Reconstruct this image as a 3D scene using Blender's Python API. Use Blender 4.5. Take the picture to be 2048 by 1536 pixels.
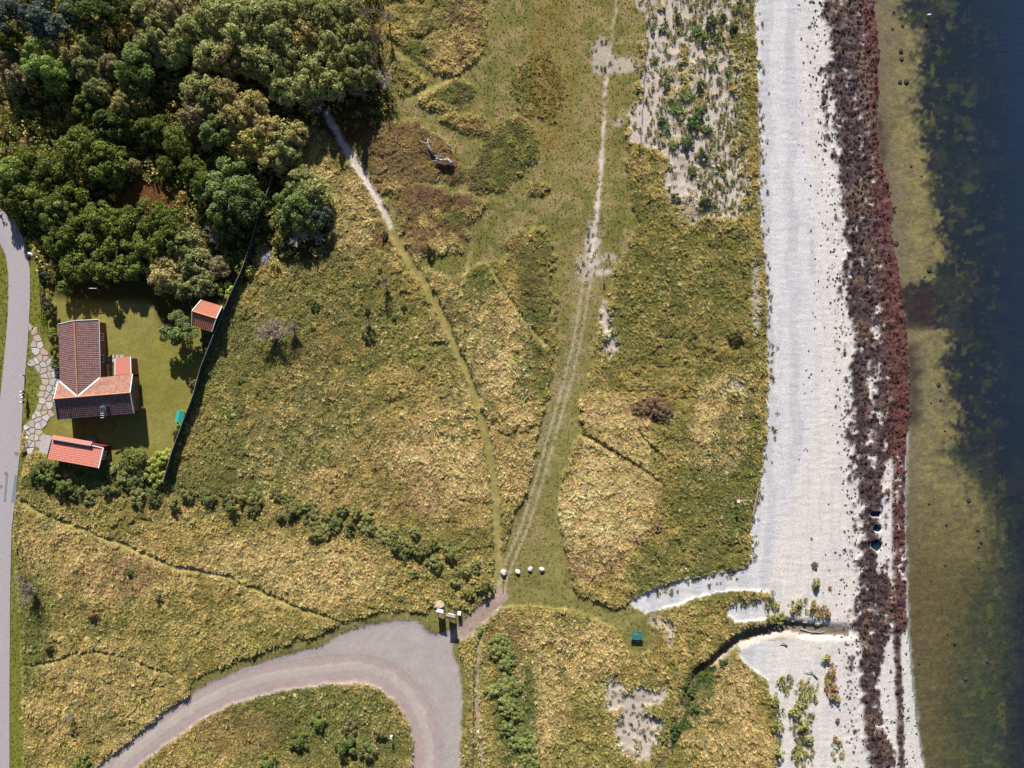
import bpy, bmesh, math, random
import numpy as np
from mathutils import Vector, Matrix, noise as mnoise

# ------------------------------------------------------------------ reset
for o in list(bpy.data.objects):
    bpy.data.objects.remove(o)
SC = bpy.context.scene
COL = SC.collection
PXM = 12.0                     # photo pixels per metre on the meadow
ALT = 117.5                    # flight height of the camera above the meadow

# ------------------------------------------------------------------ camera, sky, sun, exposure
cam_d = bpy.data.cameras.new('camera')
cam_d.sensor_fit = 'HORIZONTAL'
cam_d.angle = 2 * math.atan((2048 / PXM / 2) / ALT)
cam_d.clip_start = 1.0
cam_d.clip_end = 9000
cam = bpy.data.objects.new('camera', cam_d)
cam.location = (0, 0, ALT)
cam.rotation_euler = (0, 0, 0)
COL.objects.link(cam)
SC.camera = cam

SUN_EL = math.radians(27)
SUN_DIR = Vector((-0.085, 1.0, 0)).normalized() * math.cos(SUN_EL) + Vector((0, 0, math.sin(SUN_EL)))  # towards the sun
world = bpy.data.worlds.new('World')
SC.world = world
world.use_nodes = True
wn = world.node_tree.nodes
wl = world.node_tree.links
sky = wn.new('ShaderNodeTexSky')
sky.sky_type = 'NISHITA'
sky.sun_disc = False
sky.air_density = 0.7; sky.dust_density = 0.5
sky.sun_elevation = SUN_EL
sky.sun_rotation = math.atan2(SUN_DIR.x, SUN_DIR.y)
bg = wn['Background']
bg.inputs['Strength'].default_value = 0.05
wl.new(sky.outputs['Color'], bg.inputs['Color'])
sun_d = bpy.data.lights.new('sun', 'SUN')
sun_d.energy = 5.0
sun_d.angle = math.radians(0.5)
sun_d.color = (1.0, 0.945, 0.87)
sun = bpy.data.objects.new('sun', sun_d)
sun.rotation_euler = SUN_DIR.to_track_quat('Z', 'Y').to_euler()
sun.location = (0, 60, 150)
COL.objects.link(sun)
SC.view_settings.view_transform = 'Standard'
SC.view_settings.look = 'None'
SC.view_settings.exposure = 0.9
SC.view_settings.gamma = 1.0
SC.view_settings.use_curve_mapping = False
SC.render.engine = 'CYCLES'
SC.cycles.max_bounces = 5
SC.cycles.transparent_max_bounces = 6
SC.cycles.diffuse_bounces = 2
SC.cycles.glossy_bounces = 2

random.seed(7)
RNG = np.random.default_rng(11)

# ------------------------------------------------------------------ small helpers
def lin(c):
    c = c / 255.0
    return c / 12.92 if c <= 0.04045 else ((c + 0.055) / 1.055) ** 2.4
def C3(r, g, b, k=0.62):
    return np.array([lin(r) * k, lin(g) * k, lin(b) * k])

_T = [np.random.default_rng(100 + i).random((256, 256)).astype(np.float32) for i in range(12)]
def vnoise(x, y, seed=0):
    t = _T[seed % 12]
    xi = np.floor(x).astype(np.int64); yi = np.floor(y).astype(np.int64)
    fx = (x - xi).astype(np.float32); fy = (y - yi).astype(np.float32)
    fx = fx * fx * (3 - 2 * fx); fy = fy * fy * (3 - 2 * fy)
    a = t[yi & 255, xi & 255]; b = t[yi & 255, (xi + 1) & 255]
    c = t[(yi + 1) & 255, xi & 255]; d = t[(yi + 1) & 255, (xi + 1) & 255]
    return (a + (b - a) * fx) * (1 - fy) + (c + (d - c) * fx) * fy
def fbm(x, y, size, octaves=4, seed=0, gain=0.5):
    s = 0; amp = 1; tot = 0; f = 1.0 / size
    for k in range(octaves):
        s = s + amp * vnoise(x * f + 17.3 * k, y * f + 9.1 * k, seed + k)
        tot += amp; amp *= gain; f *= 2.03
    return s / tot
def sstep(a, b, v):
    t = np.clip((v - a) / (b - a), 0, 1)
    return t * t * (3 - 2 * t)
def inpoly(px, py, poly):
    r = np.zeros(px.shape, bool)
    n = len(poly)
    for i in range(n):
        x1, y1 = poly[i]; x2, y2 = poly[(i + 1) % n]
        if y1 == y2: continue
        m = ((y1 > py) != (y2 > py))
        r ^= m & (px < (x2 - x1) * (py - y1) / (y2 - y1) + x1)
    return r
def pdist(px, py, line, reach=90):
    """distance in photo pixels to a polyline (only evaluated near it)"""
    out = np.full(px.shape, 1e4, np.float32)
    xs = [p[0] for p in line]; ys = [p[1] for p in line]
    m = (px > min(xs) - reach) & (px < max(xs) + reach) & (py > min(ys) - reach) & (py < max(ys) + reach)
    X = px[m]; Y = py[m]; d = np.full(X.shape, 1e4, np.float32)
    for (x1, y1), (x2, y2) in zip(line[:-1], line[1:]):
        dx, dy = x2 - x1, y2 - y1
        t = np.clip(((X - x1) * dx + (Y - y1) * dy) / (dx * dx + dy * dy), 0, 1)
        d = np.minimum(d, np.hypot(X - x1 - t * dx, Y - y1 - t * dy))
    out[m] = d
    return out
def blur(a, n):
    a = a.astype(np.float32)
    for _ in range(n):
        p = np.pad(a, 1, mode='edge')
        a = (p[:-2, 1:-1] + p[2:, 1:-1] + p[1:-1, :-2] + p[1:-1, 2:] + 2 * p[1:-1, 1:-1]) / 6
    return a

# ------------------------------------------------------------------ outlines of the place (in photo pixels, 12 px = 1 m)
def prof(pts):
    ys = [p[1] for p in pts]; xs = [p[0] for p in pts]
    return lambda py: np.interp(py, ys, xs)
SHORE = prof([(1745,0),(1757,100),(1757,200),(1752,230),(1756,310),(1775,370),(1787,420),(1780,460),(1797,540),(1805,610),(1811,680),(1815,740),(1820,800),(1815,860),(1812,920),(1810,1000),(1810,1080),(1812,1150),(1816,1250),(1820,1330),(1827,1400),(1836,1470),(1848,1536)])
WRACK = prof([(1618,0),(1632,100),(1640,200),(1645,300),(1655,380),(1666,480),(1668,560),(1676,640),(1682,740),(1685,840),(1690,960),(1702,1040),(1692,1100),(1690,1160),(1688,1250),(1695,1380),(1700,1450),(1712,1536)])
REDW = prof([(1722,0),(1733,100),(1743,200),(1748,290),(1752,380),(1762,480),(1770,600),(1778,700),(1784,790),(1787,860),(1786,960),(1788,1100),(1790,1250),(1800,1536)])
WRK2 = prof([(1900,0),(1900,830),(1800,880),(1774,930),(1768,1010),(1764,1060),(1760,1120),(1790,1160),(1806,1250),(1776,1285),(1765,1350),(1770,1420),(1775,1460),(1800,1500),(1795,1536)])
SAND_WARM = prof([(1605,0),(1600,200),(1605,300),(1620,380),(1628,480),(1632,600),(1620,700),(1618,800),(1610,900),(1570,1000),(1540,1100),(1520,1536)])
YELLOW = prof([(1812,0),(1800,30),(1815,55),(1850,62),(1842,100),(1836,150),(1832,210),(1843,270),(1850,330),(1860,400),(1875,440),(1882,510),(1868,552),(1806,575),(1806,640),(1850,650),(1892,660),(1890,700),(1880,730),(1892,770),(1902,800),(1912,830),(1905,870),(1902,900),(1945,940),(1982,990),(2002,1050),(2008,1110),(1990,1160),(1952,1220),(1962,1290),(1945,1350),(1932,1400),(1938,1536)])
GREENB = prof([(1850,0),(1850,300),(1880,440),(1890,560),(1880,640),(1910,700),(1910,800),(1930,900),(2000,980),(2020,1100),(2030,1250),(2010,1350),(2020,1536)])
BEACH_L = [(1506,0),(1509,60),(1514,140),(1516,220),(1519,300),(1517,400),(1523,470),(1531,560),(1533,660),(1535,760),(1532,860),(1525,930),(1512,1010),(1502,1060),(1502,1115)]
BEACH = [(1506,-300)] + BEACH_L + [(1490,1135),(1430,1146),(1370,1155),(1315,1170),(1256,1203),(1270,1214),(1290,1226),(1340,1214),(1390,1196),(1440,1184),(1490,1180),(1536,1182),(1544,1192),(1500,1198),(1462,1206),(1452,1228),(1470,1244),(1535,1240),(1560,1240),(1640,1250),(1700,1262),(1600,1274),(1520,1284),(1482,1298),(1474,1312),(1500,1336),(1530,1356),(1552,1420),(1556,1536),(1560,1900),(1960,1900),(1960,-300)]
DUNE = [(1302,38),(1330,22),(1346,-200),(1480,-200),(1496,40),(1490,160),(1492,260),(1500,340),(1508,430),(1430,440),(1350,430),(1316,370),(1330,300),(1262,288),(1276,222),(1294,180),(1290,110)]
GRAVEL_OUT = [(150,1570),(190,1536),(260,1480),(330,1420),(400,1375),(480,1338),(560,1312),(640,1292),(680,1268),(730,1250),(800,1241),(836,1240),(846,1256),(868,1266),(886,1264),(902,1258),(914,1272),(906,1285),(905,1300),(918,1340),(926,1400),(922,1450),(922,1536),(922,1800)]
GRAVEL_IN = [(824,1800),(824,1536),(828,1490),(815,1440),(792,1402),(760,1377),(720,1364),(660,1366),(560,1381),(470,1406),(400,1441),(330,1491),(265,1540),(200,1600)]
GRAVEL = GRAVEL_OUT + GRAVEL_IN
ROAD_R = [(-10,415),(22,436),(44,470),(54,500),(60,540),(60,600),(56,680),(50,750),(46,800),(42,880),(37,930),(30,1000),(23,1060),(20,1200),(19,1400),(19,1680)]
ROAD_L = [(-60,450),(0,486),(12,512),(17,550),(16,620),(12,680),(5,750),(0,800),(-8,880),(-14,950),(-20,1010),(-26,1080),(-30,1200),(-31,1400),(-31,1680)]
TRACK = [(1240,-150),(1232,0),(1225,60),(1215,130),(1210,180),(1207,250),(1203,330),(1200,360),(1194,420),(1188,470),(1182,520),(1172,570),(1160,650),(1150,700),(1135,760),(1115,830),(1095,900),(1075,970),(1050,1050),(1022,1115),(1006,1160),(998,1195)]
WPATH_A = [(652,226),(662,246),(686,286),(720,340),(745,380),(768,425),(782,455)]
WPATH_B = [(768,425),(785,465),(805,500),(830,540),(860,580),(885,630),(910,690),(935,745),(955,810),(975,880),(985,940),(992,1010),(995,1080),(997,1150),(997,1195)]
DIAG1 = [(972,522),(1010,580),(1050,640),(1092,692)]
DIAG2 = [(942,508),(915,590)]
LPATH1 = [(40,1000),(80,1022),(160,1055),(240,1085),(300,1110),(350,1132),(400,1140),(450,1150),(520,1180),(600,1215),(680,1238)]
LPATH2 = [(20,1328),(60,1330),(110,1322),(150,1306),(200,1302),(250,1312),(300,1332),(345,1348)]
RPATH = [(1150,864),(1190,880),(1240,910),(1290,940),(1322,966)]
RPATH2 = [(1275,860),(1312,905)]
MOWN = [(1000,1196),(1060,1192),(1130,1198),(1180,1212),(1236,1240),(1262,1222),(1290,1205)]
MOWN2 = [(1100,1192),(1112,1130),(1104,1050),(1100,980),(1125,900),(1150,850)]
BPATH = [(962,1240),(957,1310),(953,1390),(958,1450),(966,1540),(970,1700)]
ENTRY = [(925,1262),(960,1232),(1000,1190)]
TOPPATH = [(815,200),(870,175),(915,155),(965,120)]
TOPPATH2 = [(795,105),(905,165)]
GRAZED_L = prof([(975,-200),(975,100),(960,160),(1062,250),(1078,350),(1000,420),(1085,500),(1112,600),(1110,700),(1100,760),(1080,860),(1058,960),(1020,1050),(1000,1130),(1000,1200)])
GRAZED_R = prof([(1345,-200),(1340,0),(1300,30),(1284,100),(1274,200),(1250,300),(1262,400),(1275,450),(1240,520),(1210,600),(1195,660),(1180,740),(1166,800),(1158,870),(1128,920),(1118,1000),(1128,1080),(1140,1150),(1160,1200)])
LAWN = [(100,600),(118,560),(250,560),(380,580),(440,585),(440,650),(412,720),(388,790),(360,880),(336,950),(225,950),(215,905),(90,905),(60,905),(50,860),(58,700),(62,655),(92,655)]
FOREST = [(-300,-300),(780,-300),(765,40),(750,120),(790,200),(760,260),(690,292),(620,250),(612,300),(590,345),(640,360),(660,440),(640,520),(560,520),(520,480),(500,560),(440,600),(330,660),(300,600),(110,600),(90,540),(60,500),(44,470),(10,430),(-300,400)]
DITCH = [(1700,1262),(1640,1262),(1560,1252),(1522,1262),(1470,1284),(1430,1318),(1396,1345),(1376,1400),(1356,1450),(1335,1500),(1310,1560)]
STONES_POLY = [(62,654),(80,654),(86,690),(100,715),(112,742),(117,780),(112,810),(100,835),(88,856),(86,900),(44,906),(46,866),(62,838),(78,818),(84,792),(78,764),(66,726),(60,692)]
# tinted regions of the heath: (x, y, rx, ry, weight)
TAN = [(1215,980,95,150,1.0),(1430,860,60,100,.9),(1220,830,80,45,.9),(1000,690,62,110,.9),(900,910,110,130,.8),(1180,1110,70,60,.7),(620,880,160,130,.35),(250,1130,130,70,.5),(200,1400,150,110,.3),(600,1140,180,70,.5),(1030,880,50,140,.55),(1440,1420,80,110,.6),(1150,1300,110,60,.45),(620,360,60,70,.6),(700,430,60,80,.5),(1380,240,60,200,.4),(890,60,60,90,.35),(1470,780,60,60,.4),(560,1130,170,60,.5),(1080,1380,60,130,.4),(120,1110,80,80,.4),(1480,1500,90,90,.6),(900,580,40,120,.4),(860,480,40,80,.4)]
GREEN = [(1380,1130,130,70,.55),(1420,1000,80,120,.55),(1350,600,130,200,.35),(1020,300,70,45,.9),(975,352,60,45,.9),(920,190,40,25,1.0),(905,440,30,25,1.0),(735,330,18,50,.8),(830,110,50,25,.7),(560,850,180,90,.4),(690,640,160,120,.35),(640,580,100,120,.3),(850,660,100,80,.25),(480,740,90,120,.4),(930,820,60,60,.35),(1070,560,40,100,.7),(1060,740,40,80,.6),(960,620,40,120,.5),(620,1420,160,60,.5),(700,1480,140,60,.45),(300,960,260,40,.6),(60,1250,50,120,.6),(1030,1420,40,120,.8),(1400,1370,40,60,.9),(1260,420,40,60,.6),(1480,620,50,200,.45),(1480,900,50,100,.45),(760,800,60,40,.2),(880,30,50,60,.4),(1180,500,80,60,.2)]
BROWN = [(880,392,95,32,1.0),(870,330,110,50,.75),(795,285,60,45,.7),(735,300,22,60,.7),(295,400,65,38,1.1),(700,260,50,60,.6),(1300,820,45,25,.9),(780,470,40,30,.5),(1190,1120,60,40,.45),(640,700,60,60,.25),(820,980,70,60,.3),(990,250,50,30,.5),(760,330,20,60,.8),(1080,170,60,60,.35),(240,1150,100,40,.35),(480,1460,90,50,.3),(1010,1270,40,50,.4),(900,640,40,40,.3)]
def blobs(px, py, L, ref):
    out = np.zeros(px.shape, np.float32)
    for (x, y, rx, ry, w) in L:
        m = (np.abs(px - x) < 2 * rx) & (np.abs(py - y) < 2 * ry)
        d = ((px[m] - x) / rx) ** 2 + ((py[m] - y) / ry) ** 2 + (ref[m] - .5) * 1.6
        out[m] = np.maximum(out[m], w * (1 - sstep(0.55, 1.35, d)))
    return out

# ------------------------------------------------------------------ broad relief: flat heath, sloping beach, sea floor
SEA = -1.2
def macro(px, py):
    s = (px - SHORE(py)) / PXM
    z = np.where(s < 0, np.minimum(0, SEA - s * 0.052), np.maximum(SEA - 0.05 - s * 0.07, -4.0))
    return z
def UP(px, py, z):
    """the point at height z seen at photo pixel px, py"""
    k = (ALT - z) / ALT / PXM
    return Vector(((px - 1024) * k, (768 - py) * k, z))
def G(px, py, dz=0.0):
    """point on the ground at photo pixel px, py"""
    z = float(macro(np.float64(px), np.float64(py)))
    p = UP(px, py, z)
    zz = ground_z(p.x, p.y)
    p = UP(px, py, zz); p.z = zz + dz
    return p

STEP = 0.25
GX = np.arange(-98.0, 98.01, STEP); GY = np.arange(-75.0, 75.01, STEP)
XX, YY = np.meshgrid(GX, GY)
px0 = 1024 + PXM * XX; py0 = 768 - PXM * YY
ZM = macro(px0, py0)
f_ = ALT / (ALT - ZM)
PX = 1024 + PXM * XX * f_; PY = 768 - PXM * YY * f_
ZM = macro(PX, PY)
n1 = fbm(XX, YY, 1.6, 4, 0); n2 = fbm(XX, YY, 7.0, 4, 3); n3 = fbm(XX, YY, 0.7, 3, 5); n4 = fbm(XX, YY, 22, 3, 7)
n1b = fbm(XX + 50, YY - 30, 1.6, 4, 6)
WX = PX + (n1 - .5) * 22 + (n3 - .5) * 10; WY = PY + (n1b - .5) * 22      # ragged outlines
WXs = PX + (n3 - .5) * 9; WYs = PY + (n1b - .5) * 6

sea = (PX + (n1 - .5) * 8) > SHORE(PY)
beach = inpoly(WXs, WYs, BEACH) & ~sea
duneP = inpoly(WX + (n2 - .5) * 60, WY + (n2 - .5) * 40 + (n3 - .5) * 20, DUNE)
gravel = inpoly(WXs, WYs, GRAVEL)
road = np.zeros(PX.shape, bool)
roadpoly = ROAD_R + ROAD_L[::-1]
road = inpoly(PX, PY, roadpoly)
lawn = inpoly(WXs, WYs, LAWN)
forest = inpoly(WX, WY, FOREST)
forest_s = blur(forest, 6)
grazed = (WX > GRAZED_L(PY)) & (WX < GRAZED_R(PY)) & (PY < 1200) & ~beach
HEATH_R = [(772,90),(765,-200),(1010,-200),(1062,250),(1080,350),(1070,440),(1010,520),(960,530),(900,560),(850,540),(800,470),(715,310),(700,290),(770,235)]
PATCHES = [[(815,112),(865,146),(905,156),(967,118),(975,0),(965,-200),(790,-200),(775,60)], [(838,210),(865,225),(905,221),(940,199),(947,177),(927,163),(896,166),(839,186)], [(883,232),(920,222),(971,240),(967,267),(910,262)],
 [(971,265),(993,243),(1037,232),(1069,262),(1070,318),(1032,355),(1002,377),(932,386),(928,335),(962,318)], [(788,408),(799,380),(852,370),(927,387),(982,402),(972,424),(936,455),(930,500),(835,515),(802,455)],
 [(716,275),(777,246),(839,241),(868,265),(896,286),(920,318),(924,362),(852,362),(782,386),(746,380),(718,318)], [(1055,362),(1094,369),(1087,394),(1055,389)], [(1024,476),(1090,452),(1100,520),(1095,640),(1030,600),(1006,530)], [(790,120),(800,190),(838,182),(860,160),(815,125)]]
tuss = inpoly(WX, WY, [(1015,181),(1040,118),(1095,104),(1126,137),(1132,186),(1110,245),(1029,228)])
inpatch = np.zeros(PX.shape, bool)
for P_ in PATCHES: inpatch |= inpoly(WX + (n2 - .5) * 30 + (n3 - .5) * 14, WY + (n3 - .5) * 14, P_)
heathR = inpoly(WXs, WYs, HEATH_R) & ~forest & (((~inpatch) & (PX > 775)) | ((~inpatch) & (PX <= 775) & (PY < 400)))
grazed = (grazed | heathR) & ~(inpatch & inpoly(WXs, WYs, [(900,200),(1110,200),(1110,660),(900,660)]))
trim = (pdist(WXs, WYs, GRAVEL_OUT[4:14], 60) < 22) | (pdist(WXs, WYs, GRAVEL_OUT[13:22], 60) < 14)
for (cx, cy, rr) in ((1275, 1272, 34), (885, 1236, 34), (915, 1240, 30), (1045, 1148, 62), (1290, 1222, 34), (1255, 1240, 30)): trim |= np.hypot(WXs - cx, WYs - cy) < rr
trim &= ~gravel & ~beach
verge = (PX < 100) & (PX > -60) & ~road & (PY > 420) & ~inpoly(PX, PY, STONES_POLY) & ((PX < np.interp(PY, [420, 560, 640, 900, 1000, 1060, 1200, 1340, 1540], [75, 82, 95, 60, 30, 30, 40, 48, 50])))
d_track = pdist(WXs, WYs, TRACK); d_wa = pdist(WXs, WYs, WPATH_A); d_wb = pdist(WXs, WYs, WPATH_B)
d_d1 = np.minimum(pdist(WXs, WYs, DIAG1), pdist(WXs, WYs, DIAG2))
d_l1 = pdist(WXs, WYs, LPATH1); d_l2 = pdist(WXs, WYs, LPATH2); d_rp = np.minimum(pdist(PX, PY, RPATH), pdist(PX, PY, RPATH2) + 1.5)
d_mown = np.minimum(pdist(WXs, WYs, MOWN), pdist(WXs, WYs, MOWN2)); d_bp = pdist(WXs, WYs, BPATH); d_en = pdist(WXs, WYs, ENTRY)
d_tp = np.minimum(pdist(WXs, WYs, TOPPATH), pdist(WXs, WYs, TOPPATH2)); d_di = pdist(WXs, WYs, DITCH)
# bare sand patches inside the heath
def patch(L):
    out = np.zeros(PX.shape, np.float32)
    for (x, y, rx, ry, w) in L:
        d = ((PX - x) / rx) ** 2 + ((PY - y) / ry) ** 2 + (n1 - .5) * 2.2 + (n3 - .5) * 1.4
        out = np.maximum(out, w * (1 - sstep(0.6, 1.25, d)))
    return out
sandp = patch([(1211,640,13,36,1),(1222,690,16,34,.8),(1272,1450,42,62,1),(1228,1392,24,34,.9),(1292,1392,44,20,.8),(1338,1262,12,32,.8),(1310,1240,16,12,.6),(1200,110,20,34,.75),(1240,130,38,22,.75),(1184,500,15,52,1),(1205,545,24,7,1),(1170,535,22,28,.55),(1215,515,20,12,.45),(1290,10,22,16,.7),(1236,245,10,8,.6),(1470,775,26,18,.35),(1510,600,9,90,.4),(1500,1215,36,26,.8),(1655,350,1,1,0),(1390,1180,60,10,.2),(1410,370,55,70,.45),(1400,1000,1,1,0),(1590,1392,40,60,.9),(1600,1480,40,90,.8),(1260,790,8,10,.0)])
dune_bare = duneP * sstep(0.34, 0.50, n2 * .35 + n1 * .65 + np.where(PX < 1330, .12, 0) - np.where(PX > 1460, .06, 0))
bare = np.maximum(sandp * sstep(.30, .50, n3 * .6 + n1 * .4 + sandp * .25), dune_bare)
bare = np.where(((d_di < 10) & (PX > 1420) | (d_di < 28) & (PX > 1478) & (PY > 1255)) & ~sea, .9, bare)
bare = np.where(beach | sea, 1, bare)
path_white = np.maximum((d_wa < np.interp(PY, [280, 300, 400, 455], [6, 8.5, 7.5, 4])) * 1.0, ((d_track < 3.4) & (PY > 150) & (PY < 560)) * sstep(.38, .5, n2 * .5 + n3 * .5 + .06))
rut = np.abs(pdist(PX, PY, TRACK) - 7)
ruts = ((rut < 2.2) & (PY > 535) & (PY < 1190)) | ((d_track < 2.2) & (PY < 150))
ruts = ruts * sstep(.26, .44, n3 * .6 + n1 * .4 + .06)
track_soft = (1 - sstep(12, 34, d_track)) * sstep(.40, .62, n1 * .6 + n3 * .4) * ((PY > 420) & (PY < 960))
gpath = np.maximum.reduce([(d_wb < 8.5) * 1., (d_d1 < 4.5) * 1., (d_l1 < 5.5) * 1., (d_l2 < 4.0) * 1., (d_rp < 4.5) * 1., (d_mown < 17) * 1., (d_bp < 5) * 1., (d_tp < 4.5) * 1.])
dirt = np.maximum((d_en < 17) * 1., (d_bp < 3.6) * sstep(.35, .5, n3 + .02))
dirt = np.maximum(dirt, ((d_l1 < 3) & (PX > 350) & (PX < 440)) * .9)
# seaweed on the beach
wl_ = (PX - WRACK(PY)) / 12.0
wn_ = fbm(XX, YY * 0.8, 0.9, 3, 2); wm_ = fbm(XX, YY * .6, 2.6, 3, 8)
dens = sstep(-1.2, 1.0, wl_) * .58 + sstep(1.2, 3.4, wl_) * .40
lim = (WRK2(PY) - PX) / 12.0
dens = dens * sstep(-0.4, 1.2, lim) + ((PX > REDW(PY) - 4 + (PY > 880) * 0) & (PX < np.minimum(SHORE(PY) - 2, REDW(PY) + np.interp(PY, [0, 850, 900, 1250, 1270, 1536], [80, 80, 24, 26, 9, 9])))) * .9
dens = np.maximum(dens, .50 * ((PY > 850) & (PY < 1262) & (PX > WRK2(PY) - 6) & (PX < REDW(PY))))
gap = .8 * sstep(.60, .70, fbm(XX * 1.9 + 9, YY * .6, 1.5, 4, 4)) * sstep(2.5, 5, wl_) * (PX < REDW(PY))
wr = (wn_ * .62 + wm_ * .38 < dens * .80 - gap * .30 - .16 * sstep(.60, .70, fbm(XX * 1.3, YY, .55, 2, 6)) - .07 * np.exp(-((wl_ - 1.8) / 1.2) ** 2)) & (wl_ > -1) & (PX < SHORE(PY) + 3)
pools = [(1751,1028,11,7),(1754,1057,9,7),(1753,1090,11,11)]
poolm = np.zeros(PX.shape, bool)
for (x, y, rx, ry) in pools:
    poolm |= ((PX - x) / rx) ** 2 + ((PY - y) / ry) ** 2 + (n3 - .5) * .8 < 1
stream = (d_di < np.interp(PX, [1400, 1480, 1560, 1700], [5, 9, 10, 10]))
wr = wr & ~poolm
wrs = blur(wr, 1)

short = np.maximum.reduce([grazed * 1., trim * .85, gpath, lawn * 1., verge * 1., road * 1., gravel * 1., bare, dirt, path_white * 1.])
short = blur(np.clip(short, 0, 1), 1)
short = np.where(blur(heathR, 6) > .02, blur(short, 4), short)
tall = np.clip(1 - short, 0, 1) * (1 - 0.75 * forest_s)
mound = (n4 - .5) * 0.5 + (n2 - .5) * 0.35
flat = np.maximum.reduce([road * 1., gravel * 1., beach * 1., sea * 1., lawn * 1., verge * 1.])
flat_s = blur(flat, 10)
ZG = ZM + mound * (1 - flat_s) + tall * (0.16 + 0.42 * n1 + 0.30 * (n3 - .45) + .7 * np.minimum(0, np.abs(fbm(XX, YY * 1.5, 5.5, 3, 9) - .5) * 14 - .45) * (n2 > .44)) + (1 - tall) * 0.05 * (n3 - .5) * (1 - flat_s * .7)
ditch_s = blur(np.clip(1.5 - d_di / 12, 0, 1), 2)
ZG = ZG - ditch_s * np.interp(PX, [1330, 1400, 1560, 1650, 1700], [.5, 1.3, 1.0, .55, .3]) * (~sea)
ZG = np.where(road | (blur(road, 3) > .02), -0.05, ZG)
ZG = ZG + wrs * (0.12 + 0.55 * np.clip(wm_ - .35, 0, 1) + 0.45 * (wn_ - .4) + .32 * (fbm(XX + YY * .5, YY * 1.6, .62, 2, 10) - .45)) * (~sea)
ZG = ZG - poolm * 0.45 - (ruts > .3) * .05
ZG = np.where(beach & ~wr, ZG + (fbm(XX * .4, YY * 2.2, .7, 2, 9) - .5) * .05, ZG)
ZG = np.where(sea, np.minimum(ZG, SEA - 0.03) + 0.10 * (fbm(XX, YY * 2, 1.2, 3, 1) - .5) * sstep(0, 3, (PX - SHORE(PY)) / 12), ZG)
def ground_z(x, y):
    j = min(max((x + 98.0) / STEP, 0), len(GX) - 1.001); i = min(max((y + 75.0) / STEP, 0), len(GY) - 1.001)
    a = int(i); b = int(j); u = i - a; v = j - b
    return float((ZG[a, b] * (1 - v) + ZG[a, b + 1] * v) * (1 - u) + (ZG[a + 1, b] * (1 - v) + ZG[a + 1, b + 1] * v) * u)
def cell(x, y):
    return (np.clip(((y + 75.0) / STEP + .5).astype(int), 0, len(GY) - 1), np.clip(((x + 98.0) / STEP + .5).astype(int), 0, len(GX) - 1))

# ------------------------------------------------------------------ what grows or lies where: colours of the materials
def mixc(c, m, col):
    m = np.clip(m, 0, 1)[..., None]
    return c * (1 - m) + np.asarray(col) * m
tanm = blobs(PX, PY, TAN, n2); grm = blobs(PX, PY, GREEN, n2); brm = blobs(PX, PY, BROWN, n1)
brm = np.maximum(brm * np.where(heathR, .25, 1), inpatch * sstep(.48, .58, n1b) * np.where(PX < 930, .8, .4) * ((PY > 225) | (PX > 900)))
vn = n2 * .5 + n1 * .5
COLR = np.zeros(PX.shape + (3,)) + C3(136, 122, 62)
COLR = mixc(COLR, sstep(.40, .60, n2) * .55, C3(158, 136, 76))
COLR = mixc(COLR, sstep(.52, .66, fbm(XX, YY, 9, 3, 8)) * .55, C3(104, 104, 50))
COLR = mixc(COLR, sstep(.42, .62, n1) * .5, C3(160, 138, 82))
COLR = mixc(COLR, sstep(.45, .62, n1b) * .55, C3(112, 106, 54))
COLR = mixc(COLR, tanm * (.4 + .6 * sstep(.3, .6, n1)), C3(176, 146, 100))
COLR = mixc(COLR, grm * (.5 + .6 * sstep(.3, .6, n1b)), C3(90, 98, 46))
COLR = mixc(COLR, brm * (.55 + .45 * sstep(.3, .6, n1)), C3(116, 86, 64))
gz_c = mixc(np.zeros(PX.shape + (3,)) + C3(146, 136, 80), sstep(.42, .6, n2), C3(130, 128, 70))
gz_c = mixc(gz_c, sstep(.46, .64, n1b) * .8, C3(168, 150, 104))
gz_c = mixc(gz_c, ((PX > 1060) & (PX < 1150) & (PY < 300)) * .45, C3(146, 124, 62))
COLR = mixc(COLR, blur(grazed, 3), gz_c) if False else COLR * (1 - blur(grazed | trim, 2)[..., None]) + gz_c * blur(grazed | trim, 2)[..., None]
COLR = mixc(COLR, trim * .5, C3(134, 130, 74))
gp = blur(gpath, 1)[..., None]
COLR = COLR * (1 - gp) + (mixc(np.zeros(PX.shape + (3,)) + C3(164, 154, 92), sstep(.45, .6, n1) * .6, C3(184, 168, 112))) * gp
COLR = mixc(COLR, blur((d_mown < 17) * 1., 2) * .6, C3(132, 130, 74))
lw = blur(np.maximum(lawn, verge) * 1., 1)[..., None]
lc = mixc(np.zeros(PX.shape + (3,)) + C3(148, 142, 70), sstep(.4, .6, n2) * .9, C3(158, 150, 84))
lc = mixc(lc, verge * .7, C3(122, 128, 50))
COLR = COLR * (1 - lw) + lc * lw
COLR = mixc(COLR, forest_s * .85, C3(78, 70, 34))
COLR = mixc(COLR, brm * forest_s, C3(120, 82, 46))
COLR = mixc(COLR, blur(track_soft, 1) * .6, C3(172, 158, 122))
COLR = mixc(COLR, np.clip(blur(ruts, 1) * 1.3, 0, 1), C3(184, 170, 138))
sandc = mixc(np.zeros(PX.shape + (3,)) + C3(222, 208, 196), sstep(.45, .65, n1) * .5, C3(236, 222, 208))
bs = blur(bare, 1)[..., None]
COLR = COLR * (1 - bs) + sandc * bs
COLR = mixc(COLR, blur(path_white * 1., 1), C3(236, 220, 208))
COLR = mixc(COLR, blur(dirt, 1) * .9, C3(188, 166, 156))
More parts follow.
